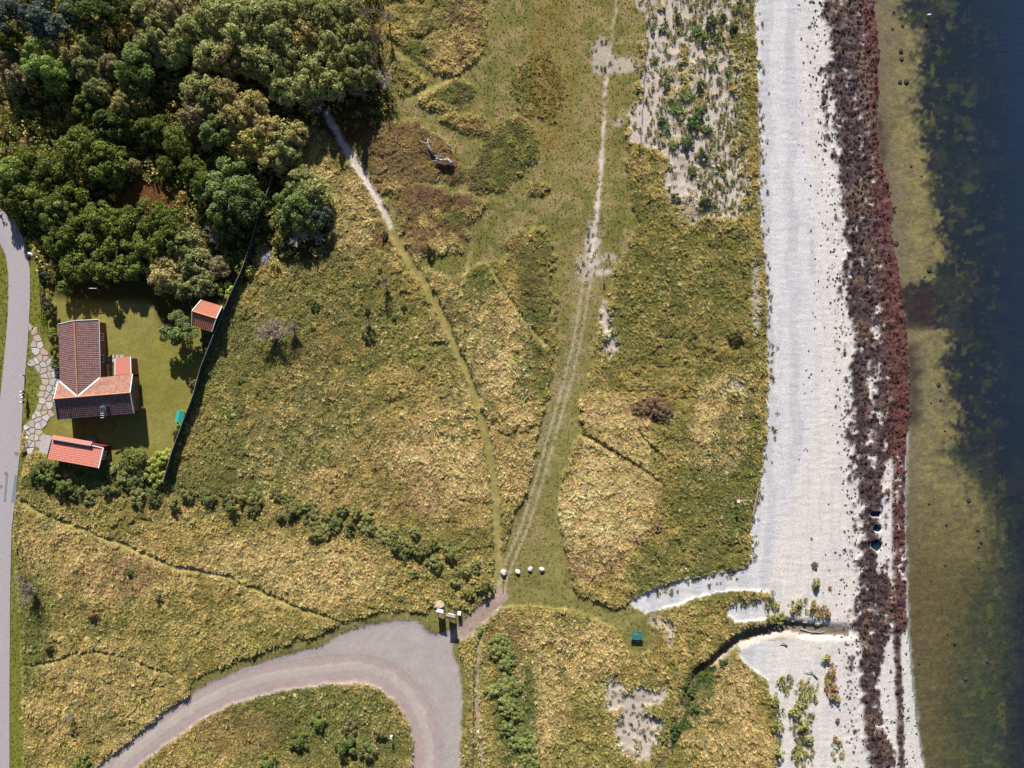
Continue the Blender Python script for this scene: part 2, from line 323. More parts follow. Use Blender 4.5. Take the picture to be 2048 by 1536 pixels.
# beach: grey shingle, warm blown sand
bc = np.zeros(PX.shape + (3,)) + C3(239, 237, 239)
bc = mixc(bc, sstep(-.8, 2.2, (WXs - SAND_WARM(PY)) / 12) * (.75 + .5 * (n2 - .5)), C3(250, 241, 232))
bc = mixc(bc, sstep(.45, .7, fbm(XX * 1.6, YY * .22, 1.1, 3, 5)) * .5, C3(224, 221, 223))
bc = mixc(bc, sstep(.5, .8, np.sin((PX - np.interp(PY, [0, 1100], [1590, 1600])) / 12 * 1.5 + n2 * 5) * .5 + .5) * .35 * (WXs < SAND_WARM(PY)), C3(196, 198, 208))
bm_ = blur(beach, 0)[..., None]
COLR = COLR * (1 - bm_) + bc * bm_
# gravel road: grey stones outside, pink wheel lanes round the bend
din = pdist(WXs, WYs, GRAVEL_IN[1:-1], 160)
gcol = np.zeros(PX.shape + (3,)) + C3(193, 182, 178)
lane = np.clip(din, 0, 200) + (n2 - .5) * 6 + (n3 - .5) * 2.5
for (c_, w_, k_, cc) in [(9, 8, .7, C3(190, 166, 163)), (20, 3, .5, C3(176, 158, 154)), (27, 6, .7, C3(206, 192, 182)), (36, 4, .7, C3(214, 201, 190)), (42, 2, .5, C3(186, 168, 162)), (48, 5, .7, C3(194, 168, 164)), (55, 2, .6, C3(170, 152, 152)), (62, 4, .4, C3(180, 166, 168)), (4, 2.5, .5, C3(178, 156, 152))]:
    gcol = mixc(gcol, np.exp(-((lane - c_) / w_) ** 2) * k_, cc)
gm = blur(gravel, 1)[..., None]
COLR = COLR * (1 - gm) + gcol * gm
COLR = mixc(COLR, ((d_en < 17) & gravel) * .5, C3(188, 166, 156))
# seaweed
wc = mixc(np.zeros(PX.shape + (3,)) + C3(70, 56, 60), sstep(.4, .6, wn_), C3(98, 78, 79))
redm = sstep(-2.6, 1.2, (WXs - REDW(PY)) / 12) * np.interp(PY, [0, 1100, 1300], [1, 1, .3])
wc = mixc(wc, redm, C3(106, 68, 64))
wc = mixc(wc, sstep(.52, .62, wm_) * (1 - redm) * .7, C3(122, 96, 78))
COLR = mixc(COLR, 0 * wrs, 0)
COLR = COLR * (1 - wrs[..., None]) + wc * wrs[..., None]
COLR = mixc(COLR, (stream & (PX < 1700)) * .8, C3(120, 104, 86))
# sea floor
sd = (PX - SHORE(PY)) / 12
YX = PX + (n1 - .5) * 34 + (n3 - .5) * 60
floor = np.zeros(PX.shape + (3,)) + C3(54, 58, 62)
green = sstep(30, -40, YX - GREENB(PY)) * (PY > 880)
floor = mixc(floor, green * .8, C3(90, 92, 64))
soft = np.interp(PY, [0, 850, 1000, 1150, 1536], [14, 18, 36, 64, 64])
yel = sstep(1, -1, (YX - YELLOW(PY) + soft * .6 * (PY > 900)) / soft)
yc = mixc(np.zeros(PX.shape + (3,)) + C3(176, 152, 102), sstep(.35, .65, n1) * .7, C3(146, 128, 96))
yc = mixc(yc, sstep(4.5, .5, sd + (n2 - .5) * 3) * .75, C3(152, 130, 106))
yc = mixc(yc, (PY > 800) * sstep(900, 1200, PY) * .8, C3(120, 100, 66))
floor = floor * (1 - yel[..., None]) + yc * yel[..., None]
isl = sstep(.60, .66, fbm(XX + 31, YY * 1.3, 3.4, 4, 10)) * ((PX > 1860) & (PY < 470)) * sstep(2060, 1960, PX)
floor = mixc(floor, isl * .55, C3(140, 140, 66))
floor = mixc(floor, sstep(.48, .66, fbm(XX, YY, 2.2, 4, 3)) * (1 - yel) * .6, C3(84, 78, 66))
floor = mixc(floor, sstep(.66, .70, fbm(XX + 7, YY, 1.1, 3, 6)) * (1 - yel) * (PX < 2010) * .5, C3(130, 118, 70))
plume = ((YX < 1772) & (PY > 225) & (PY < 420) & (sd > 0)) * 1. + ((YX < 1828 + 10) & (PY > 690) & (PY < 850) & (sd > 0)) * 1.
plume = np.maximum(plume, ((YX > 1800) & (YX < 1870) & (PY > 575) & (PY < 660)))
floor = mixc(floor, blur(np.clip(plume, 0, 1), 9) * .85, C3(74, 56, 56))
floor = mixc(floor, sstep(.6, .0, sd + (n3 - .5)) * (PY > 860), C3(190, 176, 166))
COLR = np.where(sea[..., None], floor, COLR)
COLR = np.clip(COLR, 0.004, 0.9)

# ------------------------------------------------------------------ materials
def newmat(name):
    m = bpy.data.materials.new(name); m.use_nodes = True
    nt = m.node_tree; b = nt.nodes['Principled BSDF']
    b.inputs['Roughness'].default_value = 0.85
    b.inputs['Specular IOR Level'].default_value = 0.25
    return m, nt, b
def nnode(nt, t, **kw):
    n = nt.nodes.new(t)
    for k, v in kw.items(): setattr(n, k, v)
    return n
def noise_tex(nt, scale, detail=3, coord='Object', rough=.55, stretch=None):
    tc = nnode(nt, 'ShaderNodeTexCoord'); t = nnode(nt, 'ShaderNodeTexNoise')
    t.inputs['Scale'].default_value = scale; t.inputs['Detail'].default_value = detail; t.inputs['Roughness'].default_value = rough
    if stretch:
        mp = nnode(nt, 'ShaderNodeMapping'); mp.inputs['Scale'].default_value = stretch
        nt.links.new(tc.outputs[coord], mp.inputs['Vector']); nt.links.new(mp.outputs['Vector'], t.inputs['Vector'])
    else:
        nt.links.new(tc.outputs[coord], t.inputs['Vector'])
    return t
def ramp(nt, src, lo, hi, a, b):
    r = nnode(nt, 'ShaderNodeMapRange'); r.inputs['From Min'].default_value = lo; r.inputs['From Max'].default_value = hi
    r.inputs['To Min'].default_value = a; r.inputs['To Max'].default_value = b
    nt.links.new(src, r.inputs['Value']); return r.outputs['Result']
def mul_col(nt, colsock, valsock):
    mx = nnode(nt, 'ShaderNodeVectorMath', operation='SCALE')
    nt.links.new(colsock, mx.inputs[0]); nt.links.new(valsock, mx.inputs['Scale']); return mx.outputs[0]
def ground_mat(name, specks, bump=.3, bdist=.05, rough=.95, spec=.1, bscale=9):
    """tinted by the 'tint' colour of the mesh; specks = [(scale, lo, hi, a, b, stretch)]"""
    m, nt, b = newmat(name)
    at = nnode(nt, 'ShaderNodeAttribute', attribute_name='tint', attribute_type='GEOMETRY')
    c = at.outputs['Color']
    for (s, lo, hi, a, bb, st) in specks:
        t = noise_tex(nt, s, 3, 'Object', .6, st)
        c = mul_col(nt, c, ramp(nt, t.outputs['Fac'], lo, hi, a, bb))
    nt.links.new(c, b.inputs['Base Color'])
    b.inputs['Roughness'].default_value = rough; b.inputs['Specular IOR Level'].default_value = spec
    if bump:
        t = noise_tex(nt, bscale, 4, 'Object', .65)
        bp = nnode(nt, 'ShaderNodeBump'); bp.inputs['Strength'].default_value = bump; bp.inputs['Distance'].default_value = bdist
        nt.links.new(t.outputs['Fac'], bp.inputs['Height']); nt.links.new(bp.outputs['Normal'], b.inputs['Normal'])
    return m
def plain_mat(name, rgb, rough=.7, var=.25, scale=6, spec=.3, bump=0, metal=0, stretch=None):
    m, nt, b = newmat(name)
    t = noise_tex(nt, scale, 4, 'Object', .6, stretch)
    v = nnode(nt, 'ShaderNodeRGB'); v.outputs[0].default_value = (*rgb, 1)
    nt.links.new(mul_col(nt, v.outputs[0], ramp(nt, t.outputs['Fac'], .3, .7, 1 - var, 1 + var)), b.inputs['Base Color'])
    b.inputs['Roughness'].default_value = rough; b.inputs['Specular IOR Level'].default_value = spec; b.inputs['Metallic'].default_value = metal
    if bump:
        bp = nnode(nt, 'ShaderNodeBump'); bp.inputs['Strength'].default_value = bump; bp.inputs['Distance'].default_value = .02
        nt.links.new(t.outputs['Fac'], bp.inputs['Height']); nt.links.new(bp.outputs['Normal'], b.inputs['Normal'])
    return m
def leaf_mat(name, source, k=1.0, trans=.3, isl=.45):
    """foliage: tint from the instance attribute or the object's colour, each leaf a little different"""
    m = bpy.data.materials.new(name); m.use_nodes = True; nt = m.node_tree
    nt.nodes.remove(nt.nodes['Principled BSDF']); out = nt.nodes['Material Output']
    if source == 'instancer':
        a = nnode(nt, 'ShaderNodeAttribute', attribute_name='tint', attribute_type='INSTANCER'); c = a.outputs['Color']
    else:
        a = nnode(nt, 'ShaderNodeObjectInfo'); c = a.outputs['Color']
    g = nnode(nt, 'ShaderNodeNewGeometry')
    c = mul_col(nt, c, ramp(nt, g.outputs['Random Per Island'], 0, 1, k * (1 - isl), k * (1 + isl)))
    d = nnode(nt, 'ShaderNodeBsdfDiffuse'); t = nnode(nt, 'ShaderNodeBsdfTranslucent'); mx = nnode(nt, 'ShaderNodeMixShader')
    mx.inputs[0].default_value = trans
    nt.links.new(c, d.inputs['Color']); nt.links.new(c, t.inputs['Color'])
    nt.links.new(d.outputs[0], mx.inputs[1]); nt.links.new(t.outputs[0], mx.inputs[2]); nt.links.new(mx.outputs[0], out.inputs['Surface'])
    return m

M_HEATH = ground_mat('heath_soil', [(3.2, .3, .7, .6, 1.35, None), (9, .3, .7, .7, 1.3, None)], .5, .08)
M_LAWN = ground_mat('lawn_grass', [(.25, .3, .7, .86, 1.12, None), (1.2, .3, .7, .86, 1.14, None), (4.5, .3, .7, .74, 1.26, None), (11, .3, .7, .74, 1.24, (1, .6, 1))], .4, .03)
M_SAND = ground_mat('beach_sand', [(.5, .3, .7, .95, 1.04, None), (1.6, .3, .7, .94, 1.06, None), (5, .3, .72, .78, 1.15, None), (12, .3, .7, .78, 1.16, None), (5, .30, .38, .8, 1.0, None)], .7, .07, bscale=4)
M_WRACK = ground_mat('seaweed_mat', [(2.5, .3, .7, .55, 1.5, None), (8, .3, .7, .5, 1.6, (1, .7, 1))], .9, .12, rough=.7, spec=.3)
M_FLOOR = ground_mat('sea_floor', [(1.2, .3, .7, .82, 1.2, None), (4.0, .3, .7, .68, 1.35, (.5, 1.6, 1)), (9, .3, .7, .78, 1.25, None), (3, .26, .33, .4, 1.0, None)], .3, .05)
M_GRAVEL = ground_mat('gravel', [(.35, .3, .7, .94, 1.06, None), (1.0, .3, .7, .93, 1.07, None), (4.5, .3, .7, .86, 1.14, None), (11, .3, .7, .74, 1.25, None)], .6, .03)
M_PATH = ground_mat('trodden_path', [(.7, .3, .7, .86, 1.14, None), (3, .3, .7, .8, 1.2, None), (9, .3, .7, .68, 1.32, None)], .6, .04)
M_FOREST = ground_mat('forest_floor', [(2.2, .3, .7, .5, 1.5, None), (7, .3, .7, .6, 1.4, None)], .8, .1)

# ------------------------------------------------------------------ object helpers (names, labels, parents)
def tag(o, label=None, cat=None, group=None, kind=None):
    if label: o['label'] = label
    if cat: o['category'] = cat
    if group: o['group'] = group
    if kind: o['kind'] = kind
    return o
def mesh_obj(name, verts, faces, mat=None, parent=None, smooth=False):
    me = bpy.data.meshes.new(name)
    me.from_pydata([tuple(v) for v in verts], [], [tuple(f) for f in faces]); me.update()
    return link_mesh(name, me, mat, parent, smooth)
def link_mesh(name, me, mat=None, parent=None, smooth=False):
    o = bpy.data.objects.new(name, me)
    if mat: me.materials.append(mat)
    if smooth: me.polygons.foreach_set('use_smooth', [True] * len(me.polygons))
    COL.objects.link(o)
    if parent: o.parent = parent
    return o
def empty(name, loc, label, cat, group=None, rz=0):
    o = bpy.data.objects.new(name, None); o.empty_display_size = .3
    o.location = loc; o.rotation_euler = (0, 0, rz); COL.objects.link(o)
    return tag(o, label, cat, group)
class MB:
    """collects simple solids into one mesh"""
    def __init__(s): s.v = []; s.f = []
    def quad(s, *p):
        n = len(s.v); s.v += [tuple(q) for q in p]; s.f.append(tuple(range(n, n + len(p))))
    def box(s, c, d, rz=0, ry=0, rx=0):
        R = Matrix.Rotation(rz, 3, 'Z') @ Matrix.Rotation(ry, 3, 'Y') @ Matrix.Rotation(rx, 3, 'X')
        n = len(s.v); c = Vector(c)
        for sx in (-1, 1):
            for sy in (-1, 1):
                for sz in (-1, 1):
                    s.v.append(tuple(c + R @ Vector((sx * d[0] / 2, sy * d[1] / 2, sz * d[2] / 2))))
        for q in ((0,1,3,2),(4,6,7,5),(0,4,5,1),(2,3,7,6),(0,2,6,4),(1,5,7,3)): s.f.append(tuple(n + i for i in q))
        return s
    def bar(s, a, b, w, h=None):
        a = Vector(a); b = Vector(b); d = b - a; h = h or w
        t = d.normalized(); u = t.cross(Vector((0, 0, 1)))
        if u.length < 1e-4: u = Vector((1, 0, 0))
        u.normalize(); v = u.cross(t); n = len(s.v)
        for p in (a, b):
            for (i, j) in ((-1,-1),(1,-1),(1,1),(-1,1)): s.v.append(tuple(p + u * i * w / 2 + v * j * h / 2))
        for q in ((0,1,2,3),(7,6,5,4),(0,4,5,1),(1,5,6,2),(2,6,7,3),(3,7,4,0)): s.f.append(tuple(n + i for i in q))
        return s
    def tube(s, pts, rad, sides=6, cap=True):
        base = len(s.v); pts = [Vector(p) for p in pts]
        for i, p in enumerate(pts):
            t = (pts[min(i + 1, len(pts) - 1)] - pts[max(i - 1, 0)]).normalized()
            u = t.cross(Vector((.13, .31, .94)))
            if u.length < 1e-3: u = t.cross(Vector((1, 0, 0)))
            u.normalize(); v = t.cross(u); r = rad[i] if hasattr(rad, '__len__') else rad
            for k in range(sides):
                a = 2 * math.pi * k / sides; s.v.append(tuple(p + (u * math.cos(a) + v * math.sin(a)) * r))
        for i in range(len(pts) - 1):
            for k in range(sides):
                a = base + i * sides + k; b = base + i * sides + (k + 1) % sides
                s.f.append((a, b, b + sides, a + sides))
        if cap:
            s.f.append(tuple(base + k for k in range(sides))[::-1]); e = base + (len(pts) - 1) * sides
            s.f.append(tuple(e + k for k in range(sides)))
        return s
    def build(s, name, mat, parent=None, smooth=False): return mesh_obj(name, s.v, s.f, mat, parent, smooth)

# ------------------------------------------------------------------ the ground, cut into its stretches
NY, NX = XX.shape
VX = np.stack([XX, YY, ZG], -1).reshape(-1, 3)
VC = np.concatenate([COLR.reshape(-1, 3), np.ones((NX * NY, 1))], 1)
ii, jj = np.meshgrid(np.arange(NY - 1), np.arange(NX - 1), indexing='ij')
Q = np.stack([ii * NX + jj, ii * NX + jj + 1, (ii + 1) * NX + jj + 1, (ii + 1) * NX + jj], -1)
zone = np.zeros((NY, NX), int)
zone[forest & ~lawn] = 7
zone[(bare > .5)] = 1
zone[beach] = 1
zone[np.maximum(lawn, verge)] = 4
zone[(gpath > .5) | (dirt > .5) | (path_white > .5) | (ruts > .5)] = 6
zone[gravel] = 5
zone[wr & ~sea] = 2
zone[sea] = 3
zone[road] = 0
zq = zone[:-1, :-1]
def npmesh(name, V, F, tint=None, mat=None):
    me = bpy.data.meshes.new(name)
    k = F.shape[1]
    me.vertices.add(len(V)); me.vertices.foreach_set('co', V.astype(np.float32).ravel())
    me.loops.add(F.size); me.loops.foreach_set('vertex_index', F.astype(np.int32).ravel())
    me.polygons.add(len(F)); me.polygons.foreach_set('loop_start', np.arange(0, F.size, k, dtype=np.int32))
    me.polygons.foreach_set('loop_total', np.full(len(F), k, np.int32))
    if tint is not None:
        a = me.attributes.new('tint', 'FLOAT_COLOR', 'POINT'); a.data.foreach_set('color', tint.astype(np.float32).ravel())
    me.update(calc_edges=True); me.validate()
    if mat: me.materials.append(mat)
    return me
def cut(zid, name, mat):
    F = Q[zq == zid]
    u, inv = np.unique(F.ravel(), return_inverse=True)
    me = npmesh(name, VX[u], inv.reshape(-1, 4), VC[u], mat)
    me.polygons.foreach_set('use_smooth', np.ones(len(me.polygons), bool))
    return link_mesh(name, me)
tag(cut(0, 'ground', M_HEATH), 'tawny and olive heath ground of grass and herbs between beach and wood', kind='structure')
tag(cut(1, 'beach', M_SAND), 'pale sand and grey shingle of the beach and the bare dune patches', kind='structure')
tag(cut(2, 'seaweed_bank', M_WRACK), 'long bank of brown and dark red seaweed washed up along the waterline', kind='stuff')
tag(cut(3, 'seabed', M_FLOOR), 'yellow sandy and dark weedy sea floor under the shallow water', kind='structure')
tag(cut(4, 'lawn', M_LAWN), 'mown lawn round the brown roofed house and green verge by the road', kind='structure')
tag(cut(5, 'gravel_road', M_GRAVEL), 'pinkish grey gravel road bending round with a wide turning bay', kind='structure')
tag(cut(6, 'footpath', M_PATH), 'narrow trodden grass and sand paths crossing the heath', kind='structure')
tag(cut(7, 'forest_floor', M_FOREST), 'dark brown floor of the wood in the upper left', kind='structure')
# the land and sea floor go on to the horizon
def skirt():
    far = 3500.0; V = []; F = []; T = []
    def strip(idx, dx, dy):
        idx = idx[::8]; n0 = len(V)
        for k in idx:
            V.append(VX[k]); V.append((VX[k][0] + dx, VX[k][1] + dy, VX[k][2])); T.append(VC[k]); T.append(VC[k])
        for i in range(len(idx) - 1): F.append((n0 + 2 * i, n0 + 2 * i + 1, n0 + 2 * i + 3, n0 + 2 * i + 2))
    allv = np.arange(NX * NY).reshape(NY, NX)
    strip(allv[-1, :], 0, far); strip(allv[0, ::-1], 0, -far); strip(allv[:, 0], -far, 0); strip(allv[::-1, -1], far, 0)
    for (i, j, sx, sy) in ((0, 0, -1, -1), (-1, 0, -1, 1), (0, -1, 1, -1), (-1, -1, 1, 1)):
        k = allv[i, j]; x, y, z = VX[k]; n0 = len(V)
        V.extend([(x, y, z), (x + sx * far, y, z), (x + sx * far, y + sy * far, z), (x, y + sy * far, z)]); T.extend([VC[k]] * 4)
        F.append((n0, n0 + 1, n0 + 2, n0 + 3) if sx * sy > 0 else (n0, n0 + 3, n0 + 2, n0 + 1))
    me = npmesh('terrain', np.array(V), np.array(F), np.array(T), M_HEATH)
    tag(link_mesh('terrain', me), 'open land and sea floor running on beyond the heath to the horizon', kind='structure')
skirt()

# ------------------------------------------------------------------ sea water, pools, stream
def water_mat(name, body, tint):
    m = bpy.data.materials.new(name); m.use_nodes = True; nt = m.node_tree
    nt.nodes.remove(nt.nodes['Principled BSDF']); out = nt.nodes['Material Output']
    tr = nnode(nt, 'ShaderNodeBsdfTransparent'); tr.inputs['Color'].default_value = (*tint, 1)
    df = nnode(nt, 'ShaderNodeBsdfDiffuse'); df.inputs['Color'].default_value = (*body, 1)
    gl = nnode(nt, 'ShaderNodeBsdfGlossy'); gl.inputs['Roughness'].default_value = .06
    at = nnode(nt, 'ShaderNodeAttribute', attribute_name='depth', attribute_type='GEOMETRY')
    m1 = nnode(nt, 'ShaderNodeMixShader'); m2 = nnode(nt, 'ShaderNodeMixShader'); fw = nnode(nt, 'ShaderNodeLayerWeight'); fp = nnode(nt, 'ShaderNodeMath', operation='POWER'); fp.inputs[1].default_value = 5; nt.links.new(fw.outputs['Facing'], fp.inputs[0]); fr = nnode(nt, 'ShaderNodeMath', operation='MULTIPLY_ADD'); fr.inputs[1].default_value = .9; fr.inputs[2].default_value = .022; nt.links.new(fp.outputs[0], fr.inputs[0])
    nt.links.new(at.outputs['Fac'], m1.inputs[0]); nt.links.new(tr.outputs[0], m1.inputs[1]); nt.links.new(df.outputs[0], m1.inputs[2])
    t1 = noise_tex(nt, 1.1, 4, 'Object', .6, (.55, 1.6, 1)); t2 = noise_tex(nt, 4.0, 3, 'Object', .6, (.6, 1.5, 1))
    ad = nnode(nt, 'ShaderNodeMath', operation='MULTIPLY_ADD'); ad.inputs[1].default_value = .35
    nt.links.new(t2.outputs['Fac'], ad.inputs[0]); nt.links.new(t1.outputs['Fac'], ad.inputs[2])
    bp = nnode(nt, 'ShaderNodeBump'); bp.inputs['Strength'].default_value = .6; bp.inputs['Distance'].default_value = .12
    nt.links.new(ad.outputs[0], bp.inputs['Height'])
    nt.links.new(bp.outputs['Normal'], gl.inputs['Normal']); nt.links.new(bp.outputs['Normal'], fw.inputs['Normal']); nt.links.new(bp.outputs['Normal'], df.inputs['Normal'])
    nt.links.new(fr.outputs[0], m2.inputs[0]); nt.links.new(m1.outputs[0], m2.inputs[1]); nt.links.new(gl.outputs[0], m2.inputs[2])
    nt.links.new(m2.outputs[0], out.inputs['Surface'])
    return m
M_WATER = water_mat('sea_water', (.018, .033, .062), (.86, .93, .93))
def build_sea():
    xs = np.concatenate([np.arange(52, 100, 1.0), [140, 300, 900, 3600]]); ys = np.concatenate([[-3500, -800, -200], np.arange(-76, 77, 1.0), [200, 800, 3500]])
    X, Y = np.meshgrid(xs, ys); V = np.stack([X, Y, np.full(X.shape, SEA)], -1).reshape(-1, 3)
    k = ALT / (ALT - SEA); pxx = 1024 + X * PXM * k; pyy = 768 - Y * PXM * k
    sx = np.interp(pyy, [0, 500, 800, 950, 1050, 1300, 1536], [1800, 1860, 1880, 1930, 1985, 1985, 1985])
    dep = np.clip(sstep(-20, 260, pxx - sx) * .8 + sstep(150, 500, pxx - sx) * .2 , 0, .93).reshape(-1) + .02
    n, m = X.shape; a, b = np.meshgrid(np.arange(n - 1), np.arange(m - 1), indexing='ij')
    F = np.stack([a * m + b, a * m + b + 1, (a + 1) * m + b + 1, (a + 1) * m + b], -1).reshape(-1, 4)
    me = npmesh('sea_water', V, F, None, M_WATER)
    at = me.attributes.new('depth', 'FLOAT', 'POINT'); at.data.foreach_set('value', dep.astype(np.float32))
    tag(link_mesh('sea_water', me), 'clear shallow sea turning deep blue away from the shore', kind='structure')
build_sea()
M_POOL = water_mat('pool_water', (.01, .03, .06), (.35, .45, .55))
def flat_water(name, pts, z, label, kind='structure'):
    V = [UP(x, y, z) for x, y in pts]
    o = mesh_obj(name, V, [tuple(range(len(V)))[::-1]], M_POOL)
    at = o.data.attributes.new('depth', 'FLOAT', 'POINT'); at.data.foreach_set('value', np.full(len(V), .55, np.float32))
    return tag(o, label, kind=kind)
for (x, y, rx, ry), lb in zip(pools, ('topmost of three small dark pools in the seaweed bank', 'middle one of three small dark pools in the seaweed bank', 'blue square-edged lowest of three pools in the seaweed bank')):
    zz = ground_z(*UP(x, y, -.6).xy) + .22
    flat_water('pool', [(x + rx * 1.15 * math.cos(a), y + ry * 1.15 * math.sin(a)) for a in np.linspace(0, 2 * math.pi, 14)[:-1]], zz, lb)

# ------------------------------------------------------------------ asphalt road with its patches and covers
M_ASPH = plain_mat('worn_asphalt', C3(192, 184, 188), .9, .08, 2.5, .15, .15)
M_ASPH2 = plain_mat('dark_asphalt', C3(146, 150, 162), .9, .1, 3, .15, .15)
M_IRON = plain_mat('cover_iron', C3(164, 138, 138), .6, .15, 5, .3, .2)
def build_road():
    ys = np.concatenate([np.arange(440, 700, 8), np.arange(700, 1681, 20)])
    R = prof(ROAD_R); L = prof(ROAD_L); V = []; F = []
    rows = [[(float(L(y)) * (1 - t) + float(R(y)) * t, float(y)) for t in np.linspace(0, 1, 7)] for y in ys]
    for r in rows:
        for k, (x, y) in enumerate(r): p = UP(x, y, .03 + .05 * (1 - (abs(k - 3) / 3) ** 2)); V.append(p)
    for i in range(len(rows) - 1):
        for k in range(6): F.append((i * 7 + k, (i + 1) * 7 + k, (i + 1) * 7 + k + 1, i * 7 + k + 1))
    # the road goes on round its bend to the upper left
    n = len(V)
    for x, y in ((-60, 360), (-160, 300), (-400, 240)): V.append(UP(x, y, .03)); V.append(UP(x - 30, y + 46, .03))
    F.append((0, 6, n, n + 1)); F.append((n + 1, n, n + 2, n + 3)); F.append((n + 3, n + 2, n + 4, n + 5))
    o = mesh_obj('road', V, F, M_ASPH, None, True)
    tag(o, 'pale grey asphalt lane along the left edge of the heath', kind='structure')
    def on(x, y, dz): t = (x - float(L(y))) / (float(R(y)) - float(L(y))); return UP(x, y, .03 + .05 * (1 - min(1, abs(t * 6 - 3) / 3) ** 2) + dz)
    pts = [(12, 948), (34, 950), (32, 1006), (7, 1004)]
    mesh_obj('asphalt_patch', [on(x, y, .006) for x, y in pts], [(3, 2, 1, 0)], M_ASPH2, o)
    for (x, y) in ((33, 907), (12, 947), (2, 973)):
        c = on(x, y, .012); V = [c + Vector((math.cos(a) * .32, math.sin(a) * .32, 0)) for a in np.linspace(0, 2 * math.pi, 17)[:-1]]
        V2 = [v - Vector((0, 0, .03)) for v in V]
        mesh_obj('manhole_cover', V + V2, [tuple(range(16))] + [(i, i + 16, (i + 1) % 16 + 16, (i + 1) % 16) for i in range(16)], M_IRON, o)
    for y in (1200, 1248):
        mesh_obj('tar_seam', [on(-28, y, .005), on(18, y, .005), on(18, y + 1.2, .005), on(-28, y + 1.2, .005)], [(3, 2, 1, 0)], M_ASPH2, o)
build_road()

# ------------------------------------------------------------------ ground cover: tufts strewn over the heath (geometry nodes)
TUFT_K = 3.45
def proto_collection(name, meshes):
    c = bpy.data.collections.new(name)
    for i, me in enumerate(meshes):
        o = bpy.data.objects.new(f'{name}_{chr(97 + i)}', me); c.objects.link(o)
    return c
def tuft_mesh(seed, n=15, spread=.45, comb=1.0, wid=.085, h=1.0, lean=.75):
    r = random.Random(seed); V = []; F = []
    for i in range(n):
        a = r.gauss(0, 1.15) if r.random() < comb else r.uniform(-math.pi, math.pi)
        b0 = Vector((r.uniform(-spread, spread) * .8, r.uniform(-spread, spread) * .8, -.1)); L = h * r.uniform(.6, 1.15); o = lean * r.uniform(.5, 1.3)
        d = Vector((math.cos(a), math.sin(a), 0)); s = Vector((-d.y, d.x, 0)) * wid * r.uniform(.7, 1.5); k = len(V)
        m = b0 + d * o * .35 + Vector((0, 0, L * .65)); t = b0 + d * o + Vector((0, 0, L * r.uniform(.65, .95)))
        V += [b0 - s * .6, b0 + s * .6, m + s, m - s, t + s * .35, t - s * .35]; F += [(k, k + 1, k + 2, k + 3), (k + 3, k + 2, k + 4, k + 5)]
    me = bpy.data.meshes.new('grass_tuft'); me.from_pydata([tuple(v) for v in V], [], F); me.update(); return me
def herb_mesh(seed, n=26, leaf=.22, hh=.8):
    r = random.Random(seed); V = []; F = []
    for i in range(n):
        a = r.uniform(0, 6.283); q = math.sqrt(r.random()) * .8; c = Vector((math.cos(a) * q, math.sin(a) * q, hh * (1 - q * q * .8) * r.uniform(.5, 1)))
        nrm = Vector((r.gauss(0, .6), r.gauss(0, .6), 1)).normalized(); u = nrm.orthogonal().normalized(); w = nrm.cross(u); an = r.uniform(0, 6.28)
        u, w = u * math.cos(an) + w * math.sin(an), w * math.cos(an) - u * math.sin(an); s = leaf * r.uniform(.6, 1.3); k = len(V)
        V += [c - u * s, c - w * s * .6, c + u * s, c + w * s * .6]; F.append((k, k + 1, k + 2, k + 3))
    me = bpy.data.meshes.new('herb_tuft'); me.from_pydata([tuple(v) for v in V], [], F); me.update(); return me
def wrack_mesh(seed, n=14):
    r = random.Random(seed); V = []; F = []
    for i in range(n):
        a = r.uniform(0, 6.283); c = Vector((r.gauss(0, .35), r.gauss(0, .35), r.uniform(0, .3))); d = Vector((math.cos(a), math.sin(a), r.gauss(0, .25)))
        s = Vector((-d.y, d.x, r.gauss(0, .4))) * r.uniform(.06, .16); L = r.uniform(.25, .6); k = len(V)
        V += [c - d * L - s, c - d * L + s, c + d * L * .2 + s * 1.3 + Vector((0, 0, .1)), c + d * L - s * .2, c + d * .1 - s * 1.2 + Vector((0, 0, .08))]; F.append((k, k + 1, k + 2, k + 3, k + 4))
    me = bpy.data.meshes.new('seaweed_clump'); me.from_pydata([tuple(v) for v in V], [], F); me.update(); return me
M_TUFT = leaf_mat('grass_blades', 'instancer', 1.0, .38, .35)
M_HERB = leaf_mat('herb_leaves', 'instancer', 1.0, .35, .35)
M_WEED = leaf_mat('seaweed_fronds', 'instancer', 1.0, .05, .5)
grass_set = []
for i in range(5):
    me = tuft_mesh(i, 15, .45, .8); me.materials.append(M_TUFT); grass_set.append(me)
for i in range(3):
    me = herb_mesh(20 + i); me.materials.append(M_HERB); grass_set.append(me)
for i in range(2):
    me = tuft_mesh(40 + i, 22, .35, 0.0, .06, 1.2, .8); me.materials.append(M_TUFT); grass_set.append(me)   # 8,9 marram
weed_set = []
for i in range(4):
    me = wrack_mesh(60 + i); me.materials.append(M_WEED); weed_set.append(me)
C_GRASS = proto_collection('grass_tuft', grass_set); C_WEED = proto_collection('seaweed_clump', weed_set)
